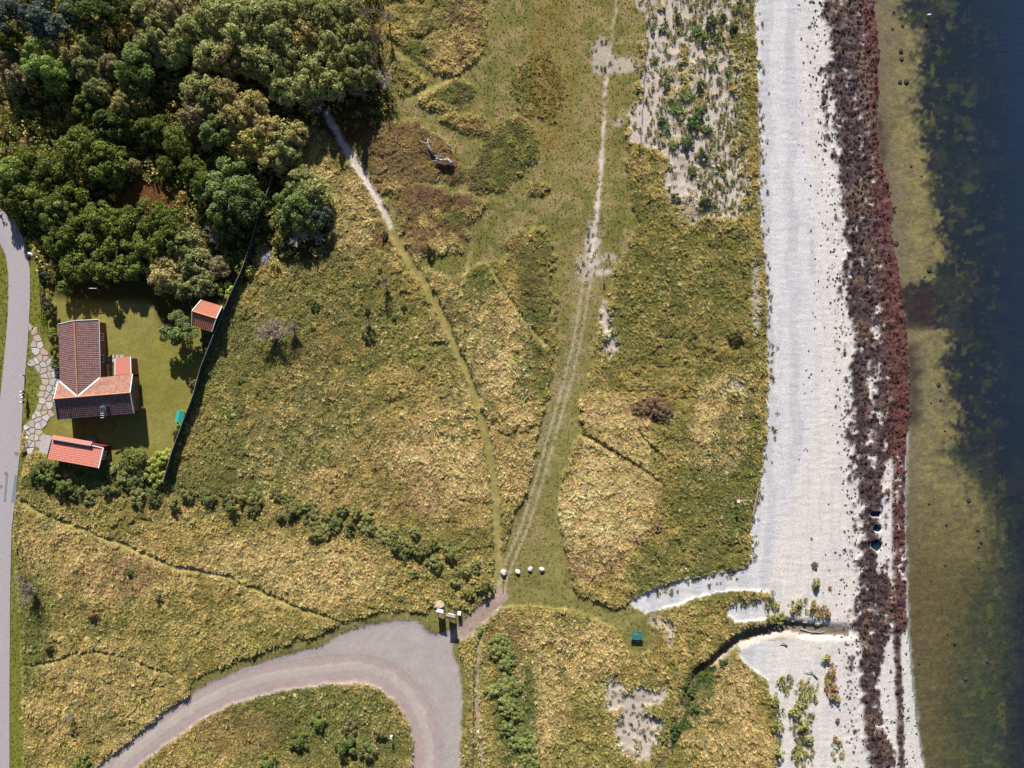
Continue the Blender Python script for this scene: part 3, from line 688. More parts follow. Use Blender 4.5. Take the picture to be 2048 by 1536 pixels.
def scatter(name, label, coll, P, rot, scl, pick, tint):
    me = bpy.data.meshes.new(name); n = len(P)
    me.vertices.add(n); me.vertices.foreach_set('co', P.astype(np.float32).ravel())
    for an, ty, key, arr in (('rot', 'FLOAT_VECTOR', 'vector', rot), ('scl', 'FLOAT_VECTOR', 'vector', scl), ('tint', 'FLOAT_COLOR', 'color', np.concatenate([tint, np.ones((n, 1))], 1))):
        a = me.attributes.new(an, ty, 'POINT'); a.data.foreach_set(key, arr.astype(np.float32).ravel())
    a = me.attributes.new('pick', 'INT', 'POINT'); a.data.foreach_set('value', pick.astype(np.int32))
    me.update(); o = link_mesh(name, me); tag(o, label, kind='stuff')
    ng = bpy.data.node_groups.new(name, 'GeometryNodeTree')
    ng.interface.new_socket('Geometry', in_out='INPUT', socket_type='NodeSocketGeometry'); ng.interface.new_socket('Geometry', in_out='OUTPUT', socket_type='NodeSocketGeometry')
    N = ng.nodes.new; gi = N('NodeGroupInput'); go = N('NodeGroupOutput'); ins = N('GeometryNodeInstanceOnPoints'); ci = N('GeometryNodeCollectionInfo')
    ci.inputs['Collection'].default_value = coll; ci.inputs['Separate Children'].default_value = True; ci.inputs['Reset Children'].default_value = True
    def na(t, nm):
        q = N('GeometryNodeInputNamedAttribute'); q.data_type = t; q.inputs['Name'].default_value = nm; return q.outputs['Attribute']
    e2r = N('FunctionNodeEulerToRotation'); L = ng.links.new
    L(na('FLOAT_VECTOR', 'rot'), e2r.inputs[0]); L(gi.outputs[0], ins.inputs['Points']); L(ci.outputs[0], ins.inputs['Instance'])
    ins.inputs['Pick Instance'].default_value = True
    L(na('INT', 'pick'), ins.inputs['Instance Index']); L(e2r.outputs[0], ins.inputs['Rotation']); L(na('FLOAT_VECTOR', 'scl'), ins.inputs['Scale'])
    L(ins.outputs[0], go.inputs[0])
    md = o.modifiers.new('strewn', 'NODES'); md.node_group = ng
    return o
def jitter(step, x0=-97, x1=72, y0=-74, y1=74):
    x, y = np.meshgrid(np.arange(x0, x1, step), np.arange(y0, y1, step))
    x = (x + RNG.uniform(-.5, .5, x.shape) * step).ravel(); y = (y + RNG.uniform(-.5, .5, y.shape) * step).ravel()
    return x, y
def zat(x, y):
    i, j = cell(x, y); return ZG[i, j]
bare_s = np.maximum(bs[..., 0], 0)
tallm = tall * (1 - np.clip(bare_s, 0, 1)) * (1 - sea) * (1 - beach)
# 1. tall grass and herbs of the heath
x, y = jitter(.27)
i, j = cell(x, y)
keep = RNG.random(len(x)) < np.clip((tallm[i, j] - .18) * 1.6, 0, 1) * (1 - .35 * forest_s[i, j]) * (d_wb[i, j] > 10) * ((d_di[i, j] > 9) | (PX[i, j] < 1400))
x, y, i, j = x[keep], y[keep], i[keep], j[keep]
n = len(x)
flow = fbm(x, y, 11, 2, 2) * 9.0 + fbm(x, y, 2.2, 2, 4) * 3.2
hn = fbm(x, y, 3.0, 3, 9)
herb = np.clip(grm[i, j] * .9 + brm[i, j] * 1.2 + .40 - tanm[i, j] * .6 + (n1b[i, j] - .5) * 1.2 + (n2[i, j] - .5) * 2.2, .04, .96)
isherb = RNG.random(n) < herb
sz = np.where(isherb, RNG.uniform(.18, .36, n), RNG.uniform(.24, .46, n)) * (.40 + 1.1 * hn) * (1 + .35 * tanm[i, j])
pick = np.where(isherb, RNG.integers(5, 8, n), RNG.integers(0, 5, n))
marram = (PX[i, j] > 1260) & (PX[i, j] < 1540) & (~isherb)
pick = np.where(marram & (RNG.random(n) < .6), RNG.integers(8, 10, n), pick)
rot = np.stack([RNG.normal(0, .12, n), RNG.normal(0, .12, n), flow + RNG.normal(0, 1, n) * (.6 - .38 * np.clip(tanm[i, j], 0, 1))], 1)
scl = np.stack([sz * .95, sz * .95, sz * RNG.uniform(.6, 1.15, n)], 1)
t = COLR[i, j] * RNG.uniform(.68, 1.22, (n, 1)) * (1 + RNG.normal(0, .04, (n, 3)))
pale = RNG.random(n) < np.clip(.05 + tanm[i, j] * .2, 0, 1) * (~isherb)
t = np.where(pale[:, None], C3(188, 160, 102) * RNG.uniform(.7, .95, (n, 1)), t)
gr = RNG.random(n) < .07 + .2 * grm[i, j]
t = np.where((gr & ~pale)[:, None], C3(98, 102, 56) * RNG.uniform(.6, 1.1, (n, 1)), t)
g_ = t.mean(1, keepdims=True); t = (t * .86 + g_ * .14) * np.array([.985, 1.02, 1.04])
t = np.clip(t * TUFT_K, .004, .75)
P = np.stack([x, y, ZG[i, j] - .03], 1)
scatter('heath_grass', 'tall tawny grass, herbs and heather covering the heath', C_GRASS, P, rot, scl, pick, t)
NTUFT = n
# 2. low turf of the grazed strip, path margins, lawn edges
x, y = jitter(.48)
i, j = cell(x, y)
low = (short > .3) & ((gpath < .5) | (d_mown < 17)) & ~road & ~gravel & ~lawn & ~beach & ~sea & (dirt < .4) & (path_white < .4) & (ruts < .3)
pr = np.where(low[i, j], .5 * (1 - bare_s[i, j]), 0)
pr = np.where(tuss[i, j], .9, pr)
pr = np.where((duneP | (sandp > .2))[i, j] & ~beach[i, j], np.maximum(pr, .17), pr)
pr = np.where((verge & ~road)[i, j], .8, pr)
edge = pdist(x * PXM + 1024, 768 - y * PXM, BEACH_L + [(1490,1135),(1430,1146),(1370,1155),(1315,1170)], 40)
pr = np.where(beach[i, j] & (edge < 24), .55 * np.exp(-edge / 7), pr)
keep = RNG.random(len(x)) < pr
x, y, i, j = x[keep], y[keep], i[keep], j[keep]; n = len(x)
sz = RNG.uniform(.09, .2, n) * np.where(tuss[i, j] & (RNG.random(n) < .7), 2.2, 1) * np.where(bare_s[i, j] > .4, 1.9, 1)
rot = np.stack([RNG.normal(0, .1, n), RNG.normal(0, .1, n), RNG.uniform(-3.14, 3.14, n)], 1); scl = np.stack([sz * 1.5, sz * 1.5, sz], 1)
t = np.where(bare_s[i, j][:, None] > .4, C3(104, 104, 56), COLR[i, j]) * RNG.uniform(.6, 1.15, (n, 1))
pick = np.where(RNG.random(n) < .5, RNG.integers(8, 10, n), RNG.integers(5, 8, n))
scatter('short_turf', 'short grazed turf of the paths and the open strip', C_GRASS, np.stack([x, y, ZG[i, j] - .01], 1), rot, scl, pick, np.clip(t * 1.9, .004, .7))
# 3. seaweed fronds on the bank and scraps thrown up the beach
x, y = jitter(.22, 48, 72)
i, j = cell(x, y)
wq = (PX[i, j] - WRACK(PY[i, j])) / 12
pr = np.where(wr[i, j] & ~sea[i, j], .16, 0) + np.where(~wr[i, j] & ~sea[i, j] & ~poolm[i, j], .08 * np.exp(-np.abs(wq + .3) / .7) + .04 * (wq > 0), 0)
pr = pr + np.where(beach[i, j] & (wq < -1), .0015 + .014 * np.exp(-((PX[i, j] - SAND_WARM(PY[i, j])) / 10) ** 2), 0)
keep = RNG.random(len(x)) < pr
x, y, i, j = x[keep], y[keep], i[keep], j[keep]; n = len(x)
sz = RNG.uniform(.12, .34, n) * np.where(wr[i, j], 1, .8)
rot = np.stack([RNG.normal(0, .25, n), RNG.normal(0, .25, n), RNG.uniform(-3.14, 3.14, n)], 1); scl = np.stack([sz, sz, sz * RNG.uniform(.6, 1.6, n)], 1)
rd = redm[i, j][:, None]
t = (C3(96, 80, 80) * (1 - rd) + C3(122, 76, 70) * rd) * RNG.uniform(.45, 1.25, (n, 1))
scatter('seaweed_scraps', 'brown and dark red seaweed fronds heaped on the bank and strewn on the sand', C_WEED, np.stack([x, y, ZG[i, j]], 1), rot, scl, RNG.integers(0, 4, n), np.clip(t, .004, .5))
# 5. marram and shore grass on the dune and the lower beach
BV = [(1612, 1385, 24, 34), (1602, 1450, 24, 50), (1568, 1368, 16, 22), (1600, 1515, 30, 34), (1556, 1440, 14, 60), (1558, 1234, 22, 10), (1600, 1214, 24, 16), (1640, 1222, 20, 14), (1632, 1165, 10, 16), (1540, 1200, 10, 26), (1500, 1195, 30, 18), (1340, 1182, 26, 5), (1660, 1370, 12, 50), (1672, 1500, 10, 34)]
x, y = jitter(.36, 18, 60)
i, j = cell(x, y)
bv = np.zeros(PX.shape, np.float32)
for (cx, cy, rx, ry) in BV: bv = np.maximum(bv, 1 - sstep(.3, 1.3, ((PX - cx) / rx) ** 2 + ((PY - cy) / ry) ** 2 + (n1 - .5) * 2))
dg = duneP * sstep(.44, .60, n2 * .3 + n1b * .7 + (PX - 1390) / 1500) * (bare > .3)
pr = np.maximum(bv * .5, dg * .5)[i, j] * (~wr[i, j])
keep = RNG.random(len(x)) < pr
x, y, i, j = x[keep], y[keep], i[keep], j[keep]; n = len(x)
sz = RNG.uniform(.26, .55, n)
t = np.where((RNG.random(n) < .45)[:, None], C3(168, 156, 100), C3(112, 122, 76)) * RNG.uniform(.6, 1.1, (n, 1)) * 2.0
t = np.where(((PX[i, j] > 1640) & (RNG.random(n) < .5))[:, None], C3(150, 112, 70) * 2, t)
scatter('shore_grass', 'marram and shore grass tufts on the dune and the lower beach', C_GRASS, np.stack([x, y, ZG[i, j] - .02], 1), np.stack([RNG.normal(0, .12, n), RNG.normal(0, .12, n), RNG.uniform(-3.1, 3.1, n)], 1), np.stack([sz, sz, sz * RNG.uniform(.8, 1.3, n)], 1), np.where(RNG.random(n) < .7, RNG.integers(8, 10, n), RNG.integers(5, 8, n)), np.clip(t, .004, .7))
# 4. undergrowth filling the gaps of the wood
x, y = jitter(1.05, -97, -18, 18, 74)
i, j = cell(x, y)
keep = RNG.random(len(x)) < .8 * forest_s[i, j] * (~lawn[i, j]) * (~road[i, j]) * (d_wa[i, j] > 14) * (1 - .8 * brm[i, j])
x, y, i, j = x[keep], y[keep], i[keep], j[keep]; n = len(x)
sz = RNG.uniform(.5, 1.1, n)
t = np.where((RNG.random(n) < .35)[:, None], C3(150, 138, 84), C3(108, 114, 62)) * RNG.uniform(.6, 1.2, (n, 1)) * 2.8
scatter('undergrowth', 'low tangled undergrowth between the trees of the wood', C_GRASS, np.stack([x, y, ZG[i, j]], 1), np.stack([RNG.normal(0, .1, n), RNG.normal(0, .1, n), RNG.uniform(-3.1, 3.1, n)], 1), np.stack([sz, sz, sz * RNG.uniform(1.0, 2.6, n)], 1), RNG.integers(5, 8, n), np.clip(t, .004, .6))
print('tufts', NTUFT)

# ------------------------------------------------------------------ the houses
M_BROWN = plain_mat('brown_pantile', C3(150, 114, 112), .75, .3, 2.2, .3)
M_RUST = plain_mat('weathered_pantile', C3(188, 140, 122), .85, .32, 2.5, .2)
M_RED = plain_mat('red_pantile', C3(240, 152, 134), .75, .14, 4, .3)
M_SHED = plain_mat('orange_pantile', C3(208, 132, 108), .8, .3, 5, .2)
M_RIDGE = plain_mat('orange_ridge', C3(228, 170, 122), .8, .25, 5, .2)
M_WHITE = plain_mat('white_paint', (.72, .72, .72), .6, .06, 4, .3)
M_BRICK = plain_mat('brown_brick', C3(168, 118, 96), .9, .2, 9, .15)
M_REDW = plain_mat('red_boards', C3(128, 52, 46), .85, .2, 5, .2, 0, 0, (6, 6, 1))
M_DARKW = plain_mat('dark_timber', C3(70, 60, 56), .8, .3, 5, .2, 0, 0, (1, 8, 8))
M_WOOD = plain_mat('grey_timber', C3(164, 152, 136), .85, .25, 5, .2, 0, 0, (1, 8, 8))
M_GLASS = plain_mat('window_glass', (.03, .05, .08), .08, .1, 2, .6)
M_METAL = plain_mat('dull_metal', C3(120, 146, 176), .4, .15, 5, .5, 0, .6)
M_DARK = plain_mat('dark_metal', (.02, .025, .03), .5, .2, 5, .4)
M_STONE = plain_mat('pale_stone', C3(206, 196, 188), .9, .2, 4, .15, .5)
M_GREENM = plain_mat('teal_plastic', C3(64, 190, 170), .5, .1, 4, .4)
M_GREENW = plain_mat('green_paint', C3(48, 136, 138), .6, .15, 5, .3)
M_CONC = plain_mat('concrete', C3(196, 188, 190), .9, .1, 2, .15, .2)

def tiled(name, el, er, rr, rl, mat, parent, tw=.30, tc=.36, amp=.045, thick=.07):
    """one roof slope of pantiles: eave left, eave right, ridge right, ridge left"""
    el, er, rr, rl = (Vector(p) for p in (el, er, rr, rl))
    nc = max(2, round((er - el).length / tw)); nr = max(2, round((rl - el).length / tc)); nrm = (er - el).cross(rl - el).normalized()
    V = []; F = []; cols = nc * 4 + 1; rows = []
    for k in range(nr): rows += [(k / nr, .035), ((k + 1) / nr, 0.0)]
    for (v, up) in rows:
        for c in range(cols):
            u = c / (cols - 1); p = (el * (1 - u) + er * u) * (1 - v) + (rl * (1 - u) + rr * u) * v
            ph = (c % 4) / 4; V.append(p + nrm * (up + amp * (.5 + .5 * math.cos(2 * math.pi * ph))))
    for r in range(len(rows) - 1):
        for c in range(cols - 1): F.append((r * cols + c, r * cols + c + 1, (r + 1) * cols + c + 1, (r + 1) * cols + c))
    o = mesh_obj(name, V, F, mat, parent); o['kind'] = 'stuff'
    return o
def deck(name, el, er, rr, rl, mat, parent, t=.12):
    P = [Vector(p) for p in (el, er, rr, rl)]; nrm = (P[1] - P[0]).cross(P[3] - P[0]).normalized(); n = len(P)
    a = [p - nrm * .012 for p in P]; b = [p - nrm * t for p in P]
    return mesh_obj(name, a + b, [(0,1,2,3), (7,6,5,4), (0,4,5,1), (1,5,6,2), (2,6,7,3), (3,7,4,0)], mat, parent)
def roof_slope(el, er, rr, rl, mat, parent):
    d = deck('roof', el, er, rr, rl, M_DARKW, parent); tiled('roof_tiles', el, er, rr, rl, mat, d); return d
def ridge_row(a, b, parent, mat=M_RIDGE, name='ridge_tile', r=.13, L=.40):
    a = Vector(a); b = Vector(b); n = max(1, int((b - a).length / L)); mb = MB()
    for k in range(n):
        p = a + (b - a) * (k / n); q = a + (b - a) * ((k + .96) / n); mb.tube([p, q], [r, r * .86], 6)
    o = mb.build(name, mat, parent); o['kind'] = 'stuff'; return o
def strip(name, pts, mat, parent, w, h, dz=0):
    mb = MB()
    for a, b in zip(pts[:-1], pts[1:]): mb.bar(Vector(a) + Vector((0, 0, dz)), Vector(b) + Vector((0, 0, dz)), w, h)
    return mb.build(name, mat, parent)
def walls(corners, z0, tops, mat, parent, name='wall'):
    """prism under the roof; tops = height over each corner"""
    n = len(corners); V = [Vector((x, y, z0)) for x, y in corners] + [Vector((c[0], c[1], t)) for c, t in zip(corners, tops)]
    return mesh_obj(name, V, [(i, (i + 1) % n, n + (i + 1) % n, n + i) for i in range(n)] + [tuple(range(n, 2 * n))], mat, parent)
def window(parent, c, nrm, w, h, mat=M_WHITE):
    nrm = Vector(nrm).normalized(); u = Vector((-nrm.y, nrm.x, 0)); c = Vector(c) + nrm * .03; mb = MB()
    for s in (-1, 1):
        mb.bar(c + u * s * w / 2 - Vector((0, 0, h / 2)), c + u * s * w / 2 + Vector((0, 0, h / 2)), .08)
        mb.bar(c - u * (w / 2 - .04) + Vector((0, 0, s * (h / 2 - .04))), c + u * (w / 2 - .04) + Vector((0, 0, s * (h / 2 - .04))), .078)
    mb.bar(c - Vector((0, 0, h / 2 - .08)), c + Vector((0, 0, h / 2 - .08)), .05)
    f = mb.build('window', mat, parent)
    a = u * (w / 2 - .03); b = Vector((0, 0, h / 2 - .03)); p = c - nrm * .02
    mesh_obj('pane', [p - a - b, p + a - b, p + a + b, p - a + b], [(0, 1, 2, 3)], M_GLASS, f); return f
def door(parent, c, nrm, w, h, mat):
    nrm = Vector(nrm).normalized(); c = Vector(c) + nrm * .04; ang = math.atan2(nrm.y, nrm.x)
    d = MB().box(c, (.06, w, h), ang).build('door', mat, parent)
    MB().box(c + nrm * .06 + Vector((-nrm.y, nrm.x, 0)) * w * .36, (.05, .12, .04), ang).build('handle', M_METAL, d); return d
def localize(root):
    """children were modelled in world coordinates: re-express them about the thing's base"""
    inv = Vector(root.location)
    seen = set()
    def go(o):
        for ch in [c for c in COL.objects if c.parent == o]:
            if ch.data and ch.data.name not in seen:
                ch.data.transform(Matrix.Translation(-inv)); seen.add(ch.data.name)
            go(ch)
    go(root)

# --- summer house: brown north wing, wider south wing across its end
house = empty('house', G(190, 770), 'low brick house with T shaped brown pantile roof and white valley flashing', 'house')
ZR, ZE = 4.33, 2.95
rN, rS = UP(149, 641, ZR), UP(155.5, 792, ZR)
sW, sE = UP(109, 797.5, ZR), UP(261, 785, ZR)
eNW, eSW = UP(117.5, 648, ZE), UP(121, 796, ZE)
eNE, eSE = UP(197, 639, ZE), UP(200.5, 792, ZE)
roof_slope(eNW, eSW, rS, rN, M_BROWN, house); roof_slope(eSE, eNE, rN, rS, M_BROWN, house)
nNW, nNE = UP(117, 765, ZE), UP(266, 748, ZE); nSW, nSE = UP(114.5, 838, ZE), UP(268.5, 826, ZE)
roof_slope(nNE, nNW, sW, sE, M_RUST, house); roof_slope(nSW, nSE, sE, sW, M_BROWN, house)
ridge_row(rN + Vector((0, 0, .08)), rS + Vector((0, .1, .08)), house); ridge_row(sW + Vector((0, 0, .08)), sE + Vector((0, 0, .08)), house)
vc = UP(155.5, 793, ZR)
strip('valley_flashing', [UP(120, 763, ZE + .03), vc], M_WHITE, house, .24, .05, .11); strip('valley_flashing', [UP(200, 756, ZE + .03), vc], M_WHITE, house, .24, .05, .11)
for a, b, c in ((nNW, sW, nSW), (nNE, sE, nSE)): strip('verge_board', [a, b], M_WHITE, house, .11, .18, .09); strip('verge_board', [b, c], M_WHITE, house, .11, .18, .09)
strip('verge_board', [eNW, rN, eNE], M_WHITE, house, .1, .2, .03)
strip('gutter', [eSE - Vector((0, 3.2, 0)) if False else UP(200.5, 757, ZE - .08), eNE + Vector((.06, 0, -.08))], M_WHITE, house, .11, .09)
strip('gutter', [nSW + Vector((0, -.06, -.08)), nSE + Vector((0, -.06, -.08))], M_METAL, house, .11, .09)
def xy(p): return (p.x, p.y)
zg = 0.0
cNW, cNE = UP(123, 651, ZE), UP(191, 643, ZE)
walls([xy(UP(194, 790, ZE)), xy(cNE), xy(cNW), xy(UP(125, 795, ZE))][::-1], -.1, [ZE - .12] * 4, M_BRICK, house)
g0, g1, g2, g3 = UP(122, 769, ZE), UP(259, 753, ZE), UP(260.5, 822, ZE), UP(120, 834, ZE)
walls([xy(g0), xy(g3), xy(g2), xy(g1)], -.1, [ZE - .14] * 4, M_BRICK, house)
for a, b, pk in ((g0, g3, sW + Vector((.3, 0, 0))), (g1, g2, sE - Vector((.3, 0, 0))), (cNW, cNE, rN - Vector((0, .3, 0)))):
    mesh_obj('gable', [Vector((a.x, a.y, ZE - .14)), Vector((b.x, b.y, ZE - .14)), Vector((pk.x, pk.y, ZR - .16))], [(0, 1, 2), (2, 1, 0)][:1], M_BRICK, house)
ev = (g1 - g2).normalized(); en = Vector((ev.y, -ev.x, 0)) * (1 if ev.y > 0 else -1)
for t, w in ((.25, 1.0), (.72, 1.6)): window(house, Vector((*xy(g2 + (g1 - g2) * t), 1.6)), en, w, 1.2, M_GREENW)
for t in (.2, .5, .8):
    p = UP(194, 790, ZE) + (cNE - UP(194, 790, ZE)) * t; window(house, Vector((p.x, p.y, 1.5)), (1, 0, 0), 1.1, 1.2)
for t in (.3, .6): p = g3 + (g2 - g3) * t; window(house, Vector((p.x, p.y, 1.5)), (.08, -1, 0), 1.3, 1.2)
p = g3 + (g2 - g3) * .85; door(house, Vector((p.x, p.y, 1.0)), (.08, -1, 0), .9, 2.0, M_WHITE)
# chimney, flue, roof ladder on the south slope
cb = UP(213, 817, 3.75)
ch = MB().box(cb + Vector((0, 0, .25)), (.75, .62, 1.3), .08).build('chimney', M_METAL, house)
MB().box(cb + Vector((0, 0, .95)), (.9, .76, .08), .08).build('chimney_cap', M_METAL, ch)
for sx in (-.2, .18): MB().tube([cb + Vector((sx, 0, .98)), cb + Vector((sx, 0, 1.22))], .11, 8).build('chimney_pot', M_DARK, ch)
lad = MB().bar(UP(208, 811, 3.8) + Vector((0, 0, .08)), UP(208, 836, 3.05) + Vector((0, 0, .08)), .05).build('roof_ladder', M_WHITE, house)
for k in range(6): q = UP(205.5, 813 + k * 4.4, 3.75 - k * .14) + Vector((0, 0, .13)); MB().bar(q - Vector((.28, 0, 0)), q + Vector((.24, 0, 0)), .07).build('rung', M_WHITE, lad)
vp = UP(140, 827, 3.2); MB().tube([vp, vp + Vector((0, 0, .65))], .1, 8).build('vent_pipe', M_METAL, house)
# red tiled lean-to at the inner corner
l0, l1, l2, l3 = UP(231, 717, 2.45), UP(231, 751, 2.75), UP(263, 748, 2.75), UP(262, 713, 2.45)
lt = deck('lean_to_roof', l3, l0, l1, l2, M_DARKW, house); tiled('roof_tiles', l3, l0, l1, l2, M_RED, lt)
walls([xy(l0 + Vector((.15, -.25, 0))), xy(l1 + Vector((.15, 0, 0))), xy(l2 + Vector((-.25, 0, 0))), xy(l3 + Vector((-.25, -.25, 0)))], -.1, [2.25, 2.55, 2.55, 2.25], M_BRICK, house, 'lean_to_wall')
strip('verge_board', [l0, l1], M_WHITE, house, .12, .16, .08); strip('verge_board', [l3, l2], M_WHITE, house, .12, .16, .08)
localize(house)
# pergola beside the lean-to
perg = empty('pergola', G(219, 738), 'small dark slatted pergola between the brown wing and the red lean to roof', 'pergola')
a, b, c, d = UP(216, 728, 2.1), UP(229, 727, 2.1), UP(229.5, 751, 2.1), UP(217, 752, 2.1)
for q in (a, b, c, d): MB().bar((q.x, q.y, 0), (q.x, q.y, 2.05), .1).build('post', M_WOOD, perg)
for s, e in ((a, d), (b, c)): MB().bar(s, e, .09, .14).build('beam', M_WOOD, perg)
for k in range(8): t = k / 7; MB().bar(a + (d - a) * t + Vector((-.05, 0, .1)), b + (c - b) * t + Vector((.05, 0, .1)), .06, .06).build('slat', M_DARKW, perg)
localize(perg)
tag(MB().box(G(211, 740) + Vector((0, 0, .06)), (.55, 2.3, .14)).build('garden_edging', M_CONC), 'long beige stone step lying between the brown wing and the pergola', 'step')
ter = empty('paved_terrace', G(222, 718), 'small patch of pale paving slabs north of the pergola', 'terrace')
r_ = random.Random(3)
for k in range(10):
    p = G(208 + (k % 5) * 9, 713 + (k // 5) * 8); MB().box(Vector((p.x, p.y, p.z + .03)), (r_.uniform(.5, .68), r_.uniform(.45, .6), .06), r_.uniform(-.2, .2)).build('slab', M_STONE, ter)
localize(ter)
bn = empty('garden_bench', G(277, 773), 'yellow wooden plank bench by the east wall of the brick house', 'bench')
M_YELW = plain_mat('yellow_timber', C3(206, 160, 76), .7, .15, 5, .2)
for k in range(3): MB().box(G(276.5, 772) + Vector((0, -.16 + k * .16, .43)), (1.15, .14, .05), .06).build('seat_plank', M_YELW, bn)
for s in (-1, 1): MB().box(G(276.5, 772) + Vector((s * .45, 0, .2)), (.08, .4, .4)).build('leg', M_DARKW, bn)
localize(bn)
mat_ = MB().box(G(225, 857) + Vector((0, 0, .05)), (.6, 1.9, .1), -.45); tag(mat_.build('lounge_mat', plain_mat('ochre_cloth', C3(150, 140, 60), .9, .15, 4, .1)), 'ochre mat lying on the shaded lawn south of the brick house', 'mat')
tb = empty('garden_table', G(187, 880), 'blue grey garden table in shade north of the red garage roof', 'table')
for k in range(4): MB().box(G(188, 880) + Vector((0, -.42 + k * .28, .72)), (1.5, .26, .04), -.18).build('table_board', M_METAL, tb)
for sx in (-.6, .6):
    for sy in (-.35, .35): MB().box(G(188, 880) + Vector((sx, sy, .35)), (.06, .06, .7)).build('leg', M_DARK, tb)
localize(tb)

# --- garage with bright red roof and raised back strip
gar = empty('garage', G(150, 905), 'long garage with bright red tiled roof and a raised narrow back roof', 'garage')
ga, gb, gc, gd = UP(103.5, 879.5, 2.42), UP(207.5, 896.5, 2.42), UP(198, 936, 2.56), UP(94.5, 917, 2.56)
roof_slope(gd, gc, gb, ga, M_RED, gar)
ta, tb_, tc, td = UP(106.5, 870, 2.55), UP(185.5, 883.5, 2.55), UP(182.5, 891, 2.8), UP(103.5, 877.5, 2.8)
roof_slope(tb_, ta, td, tc, M_RED, gar)
strip('fascia_board', [td + Vector((0, -.03, -.16)), tc + Vector((0, -.03, -.16))], M_DARKW, gar, .05, .26)
strip('ridge_capping', [td + Vector((0, 0, .08)), tc + Vector((0, 0, .08))], M_CONC, gar, .2, .05)
strip('verge_board', [gb, gc], M_WHITE, gar, .14, .18, .08); strip('verge_board', [ga, gd], M_DARKW, gar, .08, .18, .05); strip('back_board', [tc + Vector((.05, 0, -.2)), gb], M_WHITE, gar, .12, .12, .05)
i1, i2, i3, i4 = UP(105.5, 875, 2.6), UP(204, 893, 2.6), UP(195, 931, 2.6), UP(98, 912, 2.6)
walls([xy(i1), xy(i4), xy(i3), xy(i2)], -.1, [2.27, 2.27, 2.27, 2.27], M_REDW, gar)
door(gar, Vector((*xy((i1 + i4) / 2), 1.0)), (-.97, .2, 0), 2.3, 2.0, M_WHITE); window(gar, Vector((*xy((i2 + i3) / 2), 1.4)), (.97, -.2, 0), 1.3, .9)
localize(gar)
fc = [(84, 868), (104, 872), (94, 912), (78, 905)]
tag(mesh_obj('driveway_slab', [G(*q) + Vector((0, 0, .03)) for q in fc] + [G(*q) + Vector((0, 0, -.2)) for q in fc], [(3, 2, 1, 0), (0, 1, 5, 4), (1, 2, 6, 5), (2, 3, 7, 6), (3, 0, 4, 7)], M_CONC), 'concrete drive between the road and the red garage', kind='structure')

# --- little shed by the fence
shd = empty('shed', G(415, 635), 'small square shed with orange pantile gable roof beside the green fence', 'shed')
hr, he = 3.3, 2.35
sRW, sRE = UP(384.5, 622, hr), UP(433, 637, hr); sNW, sNE = UP(403, 600, he), UP(444.5, 612.5, he); sSW, sSE = UP(384, 651.5, he), UP(424, 663.5, he)
roof_slope(sNE, sNW, sRW, sRE, M_SHED, shd); roof_slope(sSW, sSE, sRE, sRW, M_SHED, shd); ridge_row(sRW + Vector((0, 0, .07)), sRE + Vector((0, 0, .07)), shd)
for a, b, c in ((sNW, sRW, sSW), (sNE, sRE, sSE)): strip('verge_board', [a, b], M_WHITE, shd, .12, .16, .08); strip('verge_board', [b, c], M_WHITE, shd, .12, .16, .08)
mid = (sNW + sNE + sSW + sSE) / 4
sc = [mid + (q - mid) * .86 for q in (sNW, sSW, sSE, sNE)]
walls([xy(q) for q in sc], -.1, [he - .1] * 4, M_REDW, shd)
for a, b, pk in ((sc[0], sc[1], mid + (sRW - mid) * .86), (sc[2], sc[3], mid + (sRE - mid) * .86)):
    mesh_obj('gable', [Vector((a.x, a.y, he - .1)), Vector((b.x, b.y, he - .1)), Vector((pk.x, pk.y, hr - .2))], [(0, 1, 2)], M_REDW, shd)
door(shd, Vector((*xy((sc[1] + sc[2]) / 2), 1.0)), (-.25, -.97, 0), .9, 1.9, M_WHITE)
localize(shd)
rb = tag(MB().box(G(447, 632) + Vector((0, 0, .5)), (.55, .75, 1.0), -.2).build('storage_cupboard', M_REDW), 'low red cupboard squeezed between the orange shed and the green fence', 'cupboard')

# --- turquoise gabled chest by the fence
gb_ = empty('garden_chest', G(364, 833), 'turquoise garden chest with gabled lid against the green fence', 'chest')
c0 = G(363.5, 833); ag = -.22
R_ = Matrix.Rotation(ag, 3, 'Z')
def lc(x, y, z): return c0 + R_ @ Vector((x, y, z))
MB().box(c0 + Vector((0, 0, .38)), (1.05, 1.75, .8), ag).build('body', M_GREENM, gb_)
for s in (-1, 1):
    mb = MB(); mb.quad(lc(s * .65, -1, .74), lc(s * .65, 1, .74), lc(0, 1, 1.06), lc(0, -1, 1.06)); mb.quad(lc(s * .65, -1, .69), lc(0, -1, 1.01), lc(0, 1, 1.01), lc(s * .65, 1, .69))
    mb.quad(lc(s * .65, -1, .69), lc(s * .65, 1, .69), lc(s * .65, 1, .74), lc(s * .65, -1, .74)); mb.build('lid', M_GREENM, gb_)
for s in (-1, 1): mb = MB(); mb.quad(lc(-.5, s * .86, .76), lc(.5, s * .86, .76), lc(0, s * .86, 1.0)); mb.build('lid_end', M_GREENM, gb_)
localize(gb_)

